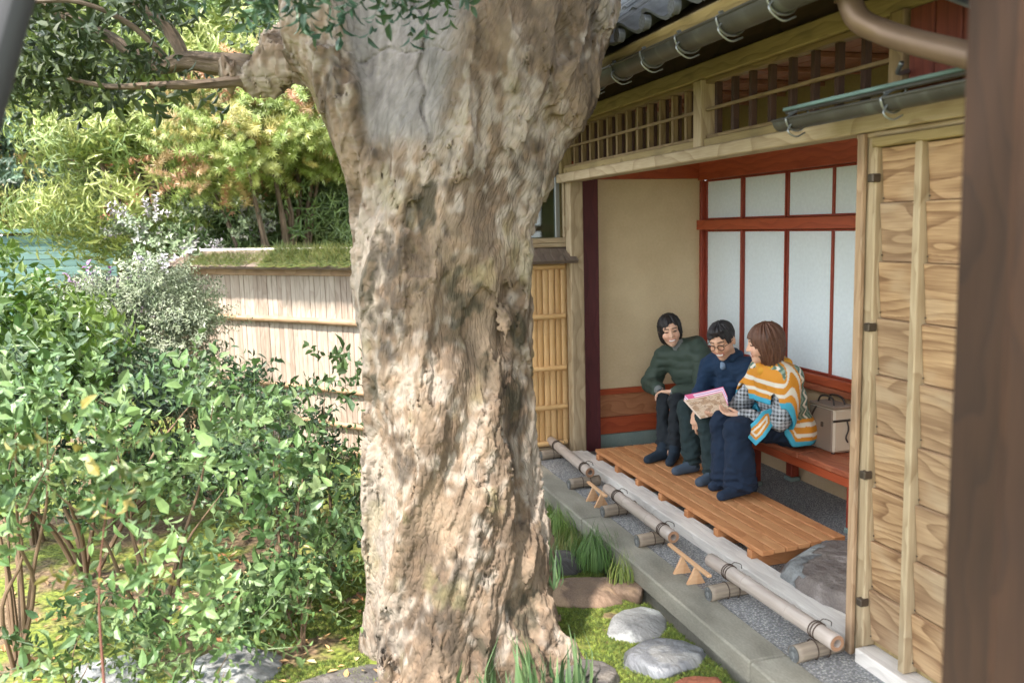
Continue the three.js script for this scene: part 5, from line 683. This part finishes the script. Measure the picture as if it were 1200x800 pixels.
// woman in the green padded jacket
person({
  label: 'smiling person with dark bob in green padded jacket, hands clasped on lap', hs: 0.98, skin: skinA,
  pelvis: [0.93, 0.40, -5.72], chest: [0.80, 0.60, -5.76], neck: [0.735, 0.775, -5.79], head: [0.63, 0.918, -5.81], face: [-0.36, -0.14, 0.9], headUp: [-0.24, 1, 0.14], side: [0.5, 0, 0.86],
  shL: [0.82, 0.715, -5.64], shR: [0.645, 0.70, -5.94], elL: [0.72, 0.50, -5.5], elR: [0.555, 0.50, -5.98], haL: [0.535, 0.50, -5.58], haR: [0.485, 0.50, -5.70],
  knL: [0.50, 0.455, -5.47], knR: [0.49, 0.455, -5.64], anL: [0.43, 0.115, -5.36], anR: [0.37, 0.115, -5.42], toL: [0.345, 0.084, -5.26], toR: [0.24, 0.084, -5.38],
  hands: [handCones([0.535, 0.50, -5.58], [-0.75, -0.1, -0.6], [-0.5, -0.7, 0.3], -1, 0.7, 0.155), handCones([0.485, 0.50, -5.70], [0.0, -0.3, 0.95], [0.4, -0.85, 0], 1, 0.7, 0.155)],
  topName: 'padded_jacket', topInfl: 0.022, armK: 1.02, quilt: true, topHem: 0.36, topMat: phys({ color: lin(58, 72, 62), roughness: 0.7 }), cuff: 0.80,
  topExtra: [[[0.80, 0.80, -5.70], [0.845, 0.79, -5.81], 0.055, 0.06], [[0.845, 0.79, -5.81], [0.76, 0.78, -5.92], 0.06, 0.05], [[0.74, 0.765, -5.70], [0.70, 0.74, -5.74], 0.035, 0.03]],
  legMat: cloth(30, 36, 42), sockMat: cloth(34, 48, 62), hem: 0.9, wide: [-0.012, 0.0],
  hairCol: L3(34, 29, 28), hair: (x, y, z) => { let d = smin(ell(x, y, z, [0, 0.03, -0.016], [0.086, 0.1, 0.102]), ell(x, y, z, [0, -0.035, -0.028], [0.088, 0.1, 0.082]), 0.03); d = Math.max(d, -0.105 - y + 0.01 * n3(x * 40, 1, z * 40)); return Math.max(d, -smin(ell(x, y, z, [0.012, -0.022, 0.1], [0.062, 0.098, 0.085]), ell(x, y, z, [0, -0.12, 0.06], [0.055, 0.06, 0.07]), 0.02)); },
  extra: (t, place) => { const c = field([[[0.735, 0.785, -5.79], [0.70, 0.80, -5.79], 0.062, 0.056]], 0.01); mesh('knit_collar', place(nets((x, y, z) => c(x, y, z) - 0.003 * Math.sin(y * 400), [0.6, 0.7, -5.92], [0.85, 0.9, -5.66], 0.006)), cloth(118, 122, 122), t);
    for (const [a, b] of [[[0.58, 0.50, -5.565], [0.54, 0.50, -5.58]], [[0.495, 0.50, -5.76], [0.486, 0.50, -5.705]]]) { const f = field([[a, b, 0.036, 0.034]], 0.01); mesh('knit_cuff', place(nets(f, ...bounds([[a, b, 0.036, 0.034]], 0.02), 0.006)), cloth(118, 122, 122), t); } },
});
// man in the navy sweater
person({
  label: 'person with short black hair and glasses in navy sweater looking down at the booklet', hs: 1.02, skin: skinB,
  pelvis: [0.93, 0.41, -5.21], chest: [0.80, 0.62, -5.17], neck: [0.725, 0.80, -5.13], head: [0.64, 0.925, -5.085], face: [-0.72, -0.42, 0.55], headUp: [-0.35, 1, 0.1], side: [0.36, 0, 0.93],
  shL: [0.79, 0.745, -4.98], shR: [0.68, 0.74, -5.29], elL: [0.72, 0.52, -4.93], elR: [0.60, 0.53, -5.30], haL: [0.53, 0.475, -4.95], haR: [0.47, 0.455, -5.11],
  knL: [0.46, 0.45, -4.97], knR: [0.46, 0.45, -5.22], anL: [0.42, 0.115, -4.80], anR: [0.41, 0.115, -5.06], toL: [0.305, 0.086, -4.77], toR: [0.285, 0.086, -5.05],
  hands: [handCones([0.53, 0.475, -4.95], [-0.7, 0.05, -0.6], [-0.3, 0.9, 0.2], 1, 0.5, 0.165), handCones([0.47, 0.455, -5.11], [-0.3, -0.9, 0.15], [0.8, -0.2, -0.4], -1, 0.5, 0.17)],
  topName: 'sweater', topInfl: 0.014, topHem: 0.37, topMat: cloth(28, 52, 80, 0.95, 0.5), cuff: 0.86,
  legMat: cloth(34, 50, 52), sockMat: cloth(70, 84, 100), hem: 0.93, wide: [0.006, 0.016], hemY: 0.1,
  hairCol: L3(54, 52, 54), hair: (x, y, z) => { let d = ell(x, y, z, [0, 0.04, -0.014], [0.083, 0.09, 0.1]); d = Math.max(d, -smin(ell(x, y, z, [0.004, -0.03, 0.105], [0.08, 0.108, 0.084]), ell(x, y, z, [0, -0.1, 0.02], [0.12, 0.08, 0.12]), 0.02)); d = Math.max(d, -0.05 - y + (z > -0.02 ? (z + 0.02) * 0.6 : 0)); return smin(d, ell(x, y, z, [0.01, 0.105, 0.055], [0.05, 0.022, 0.035]), 0.02); },
  extra: (t, place, F, s) => {
    const gm = []; for (const k of [-1, 1]) { const p = []; for (let i = 0; i <= 20; i++) { const a = i / 20 * 6.2832; p.push(F.from((k * 0.032 + Math.cos(a) * 0.022) * s, (0.006 + Math.sin(a) * 0.019) * s, 0.1 * s)); } gm.push(tube(p, [0.0022, 0.0022], 6, 2, false)); gm.push(tube([F.from(k * 0.054 * s, 0.012 * s, 0.099 * s), F.from(k * 0.076 * s, 0.012 * s, 0.06 * s), F.from(k * 0.082 * s, 0.008 * s, -0.004 * s)], [0.002, 0.002], 6, 3, false)); } gm.push(tube([F.from(-0.011 * s, 0.01 * s, 0.1 * s), F.from(0, 0.013 * s, 0.103 * s), F.from(0.011 * s, 0.01 * s, 0.1 * s)], [0.002, 0.002], 6, 3, false));
    mesh('glasses', place(mergeGeometries(gm)), std({ color: lin(60, 44, 36), roughness: 0.4, metalness: 0.3 }), t);
    const c = [[[0.725, 0.805, -5.19], [0.665, 0.80, -5.12], 0.024, 0.02], [[0.665, 0.80, -5.12], [0.70, 0.805, -5.065], 0.02, 0.024], [[0.70, 0.805, -5.065], [0.765, 0.825, -5.08], 0.024, 0.026], [[0.765, 0.825, -5.08], [0.78, 0.83, -5.16], 0.026, 0.026], [[0.78, 0.83, -5.16], [0.725, 0.805, -5.19], 0.026, 0.024]]; mesh('collar', place(nets(field(c, 0.02), ...bounds(c, 0.02), 0.006)), cloth(32, 56, 86), t);
    const ic = [[[0.675, 0.785, -5.125], [0.66, 0.745, -5.105], 0.02, 0.02]]; mesh('shirt_collar', place(nets(field(ic, 0.02), ...bounds(ic, 0.02), 0.006)), cloth(120, 140, 164), t);
  },
});
// woman with the shawl
const plaid = (x, y, z) => { const u = Math.floor((x * 0.8 + z * 0.6) / 0.011), v = Math.floor(y / 0.011), k = (((u & 1) + (v & 1)) / 2) * (0.7 + 0.3 * ((u >> 2) & 1)) + 0.15 * ((v >> 2) & 1); const c = mix(0.045, 0.62, clamp(k)); return [c * 0.95, c, c * 1.06]; };
const orange = L3(222, 148, 44), teal = L3(72, 176, 206), whit = L3(238, 230, 214), grn = L3(92, 124, 108), grn2 = L3(150, 170, 152);
person({
  label: 'person with brown bob wearing colourful shawl and wide navy trousers, holding a booklet', hs: 1.0, skin: skinA,
  pelvis: [0.87, 0.41, -4.68], chest: [0.78, 0.61, -4.63], neck: [0.71, 0.815, -4.585], head: [0.625, 0.968, -4.57], face: [-0.86, -0.16, -0.42], headUp: [-0.2, 1, 0], side: [-0.12, 0, 0.99],
  shL: [0.71, 0.755, -4.45], shR: [0.74, 0.755, -4.74], elL: [0.665, 0.52, -4.44], elR: [0.62, 0.53, -4.84], haL: [0.505, 0.525, -4.63], haR: [0.5, 0.5, -4.83],
  knL: [0.44, 0.455, -4.56], knR: [0.45, 0.455, -4.75], anL: [0.43, 0.115, -4.50], anR: [0.44, 0.115, -4.66], toL: [0.285, 0.087, -4.47], toR: [0.335, 0.087, -4.66],
  hands: [handCones([0.505, 0.525, -4.63], [-0.7, 0.05, -0.65], [-0.2, 0.85, -0.2], 1, 0.6, 0.155), handCones([0.5, 0.5, -4.83], [-0.8, -0.1, 0.2], [0, 0.9, 0], -1, 0.6, 0.155)],
  topName: 'plaid_jacket', topInfl: 0.014, topHem: 0.37, topMat: phys({ vertexColors: true, roughness: 0.9, sheen: 0.2 }), topColour: plaid, topCell: 0.0062, cuff: 0.88,
  legMat: cloth(26, 42, 64, 0.95, 0.05), sockMat: cloth(34, 50, 72), hem: 0.93, wide: [0.014, 0.054], hemY: 0.105,
  hairCol: L3(112, 76, 58), hair: (x, y, z) => { let d = smin(ell(x, y, z, [0, 0.03, -0.02], [0.096, 0.104, 0.11]), ell(x, y, z, [0, -0.05, -0.03], [0.098, 0.095, 0.088]), 0.04); d = smin(d, ell(x, y, z, [0, -0.13, -0.045], [0.075, 0.04, 0.05]), 0.03); const lay = Math.abs(n3(Math.atan2(x, z) * 5, y * 9 + 2, 1)); d += 0.018 * lay * smooth(0.06, -0.1, y); d = Math.max(d, -0.15 - y + 0.03 * n3(Math.atan2(x, z) * 9, 4, 2)); return Math.max(d, -ell(x, y, z, [0, -0.045, 0.105], [0.068, 0.1, 0.075])); },
  extra: (t, place, F, s, tf) => {
    const hem = (x, z) => mix(0.60, 0.33, smooth(0.64, 0.80, x)) + 0.002 * Math.sin(x * 60), front = (x, y) => (0.60 + (0.84 - y) * 0.12) - x;
    const sh = (x, y, z) => { const b = tf(x, y, z) - 0.004 * n3(x * 16, y * 10, z * 16) - 0.004 * Math.sin((x * 0.9 + y * 0.5) * 40 + z * 20); let d = Math.abs(b - 0.022) - 0.007; d = Math.max(d, hem(x, z) - y); d = Math.max(d, y - 0.89); d = Math.max(d, front(x, y)); return d * 0.8; };
    const col = (x, y, z) => { const h = y - hem(x, z), fe = -front(x, y), sl = (hem(x + 0.01, z) - hem(x - 0.01, z)) / 0.02, e = h / Math.sqrt(1 + sl * sl * 0.8); const w = Math.floor(x * 55 + z * 20 + Math.abs(((y * 30) % 2) - 1) * 1.6 + 1.5 * n3(x * 9, y * 9, z * 9)); if (e < 0.036) return teal; if (e < 0.062) return orange; if (e < 0.085) return whit; if (e < 0.125) return orange; if (e < 0.15) return whit; if (fe < 0.03 || e < 0.17) return orange; return (w & 1) ? grn : (y > 0.845 ? orange : ((w >> 1) & 1) ? whit : grn2); };
    mesh('shawl', place(nets(sh, [0.5, 0.3, -4.98], [1.1, 0.95, -4.28], 0.0055, col)), phys({ vertexColors: true, roughness: 0.75, sheen: 0.3 }), t);
    // collar roll and the corner that falls over her lap
    const c = [[[0.66, 0.83, -4.66], [0.635, 0.80, -4.59], 0.03, 0.03], [[0.635, 0.80, -4.59], [0.67, 0.825, -4.52], 0.03, 0.034], [[0.67, 0.825, -4.52], [0.75, 0.845, -4.52], 0.036, 0.036]]; mesh('shawl_collar', place(nets(field(c, 0.02), ...bounds(c, 0.02), 0.006)), cloth(222, 160, 52), t);
    const poly = [[-0.09, 0.0], [-0.012, -0.085], [0.04, -0.035], [0.095, 0.045], [0.085, 0.14], [0.03, 0.12], [-0.02, 0.06]], C0 = [0.515, 0.462, -4.455], nN = nv([-0.42, 0.3, 0.86]), rX = nv(cr([0, 1, 0], nN)), uY = cr(nN, rX);
    const pd = (a, b) => { let d = 9, s2 = 1; for (let q = 0, w = poly.length - 1; q < poly.length; w = q++) { const e = [poly[w][0] - poly[q][0], poly[w][1] - poly[q][1]], v = [a - poly[q][0], b - poly[q][1]], h = clamp((v[0] * e[0] + v[1] * e[1]) / (e[0] * e[0] + e[1] * e[1])); d = Math.min(d, Math.hypot(v[0] - e[0] * h, v[1] - e[1] * h)); const c1 = b >= poly[q][1], c2 = b < poly[w][1], c3 = e[0] * v[1] > e[1] * v[0]; if ((c1 && c2 && c3) || (!c1 && !c2 && !c3)) s2 = -s2; } return s2 * d; };
    const loc = (x, y, z) => { const p = [x - C0[0], y - C0[1], z - C0[2]]; return [p[0] * rX[0] + p[1] * rX[1] + p[2] * rX[2], p[0] * uY[0] + p[1] * uY[1] + p[2] * uY[2], p[0] * nN[0] + p[1] * nN[1] + p[2] * nN[2]]; };
    mesh('shawl_corner', place(nets((x, y, z) => { const [a, b, c] = loc(x, y, z), wv = 0.012 * Math.sin(a * 34 + b * 12) - 1.1 * a * a; return Math.max(Math.abs(c - wv) - 0.006, pd(a, b)) * 0.75; }, add3(C0, [-0.2, -0.2, -0.2]), add3(C0, [0.2, 0.2, 0.2]), 0.0045, (x, y, z) => { const [a, b] = loc(x, y, z), e = -pd(a, b); return e < 0.022 ? teal : e < 0.034 ? orange : e < 0.046 ? whit : orange; })), phys({ vertexColors: true, roughness: 0.75 }), t);
  },
});
// ------------------------------------------------------------------ booklet and bag
{
  const t = thing('booklet', 'open booklet with tan printed pages and pink edged cover held over laps', 'booklet', [0.44, 0.535, -4.92]);
  const sheet = (a, b, c, d, th, bend) => { const g = new THREE.BoxGeometry(1, 1, 1, 10, 1, 4), p = g.attributes.position, n = nv(cr(sub3(b, a), sub3(d, a))); for (let i = 0; i < p.count; i++) { const u = p.getX(i) + 0.5, v = p.getZ(i) + 0.5, h = p.getY(i) * th + bend * Math.sin(u * 3.14) , q = lerp3(lerp3(a, b, u), lerp3(d, c, u), v); p.setXYZ(i, q[0] + n[0] * h - t.position.x, q[1] + n[1] * h - t.position.y, q[2] + n[2] * h - t.position.z); } g.computeVertexNormals(); return g; };
  const pm = tex(256, 256, (u, v) => { const land = pfbm(u, v, 5, 5, 4, 7); let c = land > 0.05 ? [176, 140, 108] : [206, 178, 150]; if (Math.abs(pn(u * 7, v * 7, 7, 7, 3)) < 0.04) c = [128, 96, 78]; if (u < 0.05 || v < 0.04) c = [222, 200, 180]; return c; });
  const a = [0.385, 0.535, -5.14], b = [0.51, 0.63, -4.86], c = [0.475, 0.54, -4.70], d = [0.375, 0.46, -4.90];
  mesh('printed_page', sheet(a, b, c, d, 0.003, 0.004), std({ map: pm, roughness: 0.5 }), t);
  const up = (p, h) => [p[0] + 0.004 * h, p[1] + 0.006 * h, p[2] - 0.004 * h];
  [[228, 120, 170], [240, 236, 232], [196, 120, 190], [236, 232, 236], [220, 96, 140]].forEach((k, i) => mesh('page', sheet(up(a, i + 1), up(b, i + 1), lerp3(up(c, i + 1), up(b, i + 1), 0.25 + 0.05 * i), lerp3(up(d, i + 1), up(a, i + 1), 0.25 + 0.05 * i), 0.0015, 0.004), std({ color: lin(...k), roughness: 0.6 }), t));
}
{
  const t = thing('handbag', 'upright beige and taupe handbag with dark straps standing on the bench', 'handbag', [1.03, 0.3, -4.46]);
  const beige = phys({ color: lin(206, 192, 172), roughness: 0.55 }), taupe = phys({ color: lin(142, 124, 110), roughness: 0.6 }), dk = phys({ color: lin(56, 46, 42), roughness: 0.5 });
  mesh('body', chBox(0.14, 0.27, 0.235, 'y', 0.014), beige, t, [0, 0.143, 0]); mesh('front_panel', chBox(0.012, 0.25, 0.215, 'y', 0.005), taupe, t, [-0.071, 0.143, 0]); mesh('lid', chBox(0.15, 0.018, 0.24, 'z', 0.007), taupe, t, [0, 0.283, 0]);
  for (const s of [-1, 1]) mesh('handle', tube([[s * 0.04, 0.28, -0.08], [s * 0.035, 0.325, -0.06], [s * 0.03, 0.338, 0], [s * 0.035, 0.325, 0.06], [s * 0.04, 0.28, 0.08]], [0.006, 0.006], 8, 5), dk, t);
  mesh('strap', chBox(0.15, 0.014, 0.004, 'x', 0.001), dk, t, [0, 0.205, 0.1195]); mesh('strap', tube([[0.02, 0.21, 0.122], [0.03, 0.15, 0.126], [0.015, 0.1, 0.124], [0.03, 0.07, 0.122]], [0.005, 0.005], 6, 4), dk, t); mesh('strap', tube([[-0.08, 0.27, -0.04], [-0.085, 0.2, -0.08], [-0.083, 0.1, -0.1], [-0.086, 0.03, -0.105]], [0.006, 0.006], 6, 5), dk, t); mesh('buckle', chBox(0.006, 0.03, 0.022, 'y', 0.002), M.iron, t, [-0.08, 0.17, 0.02]);
  for (const x of [-0.05, 0.05]) for (const z of [-0.09, 0.09]) mesh('foot_stud', new THREE.CylinderGeometry(0.008, 0.01, 0.009, 10), dk, t, [x, 0.0045, z]);
}
renderer.render(scene, camera);
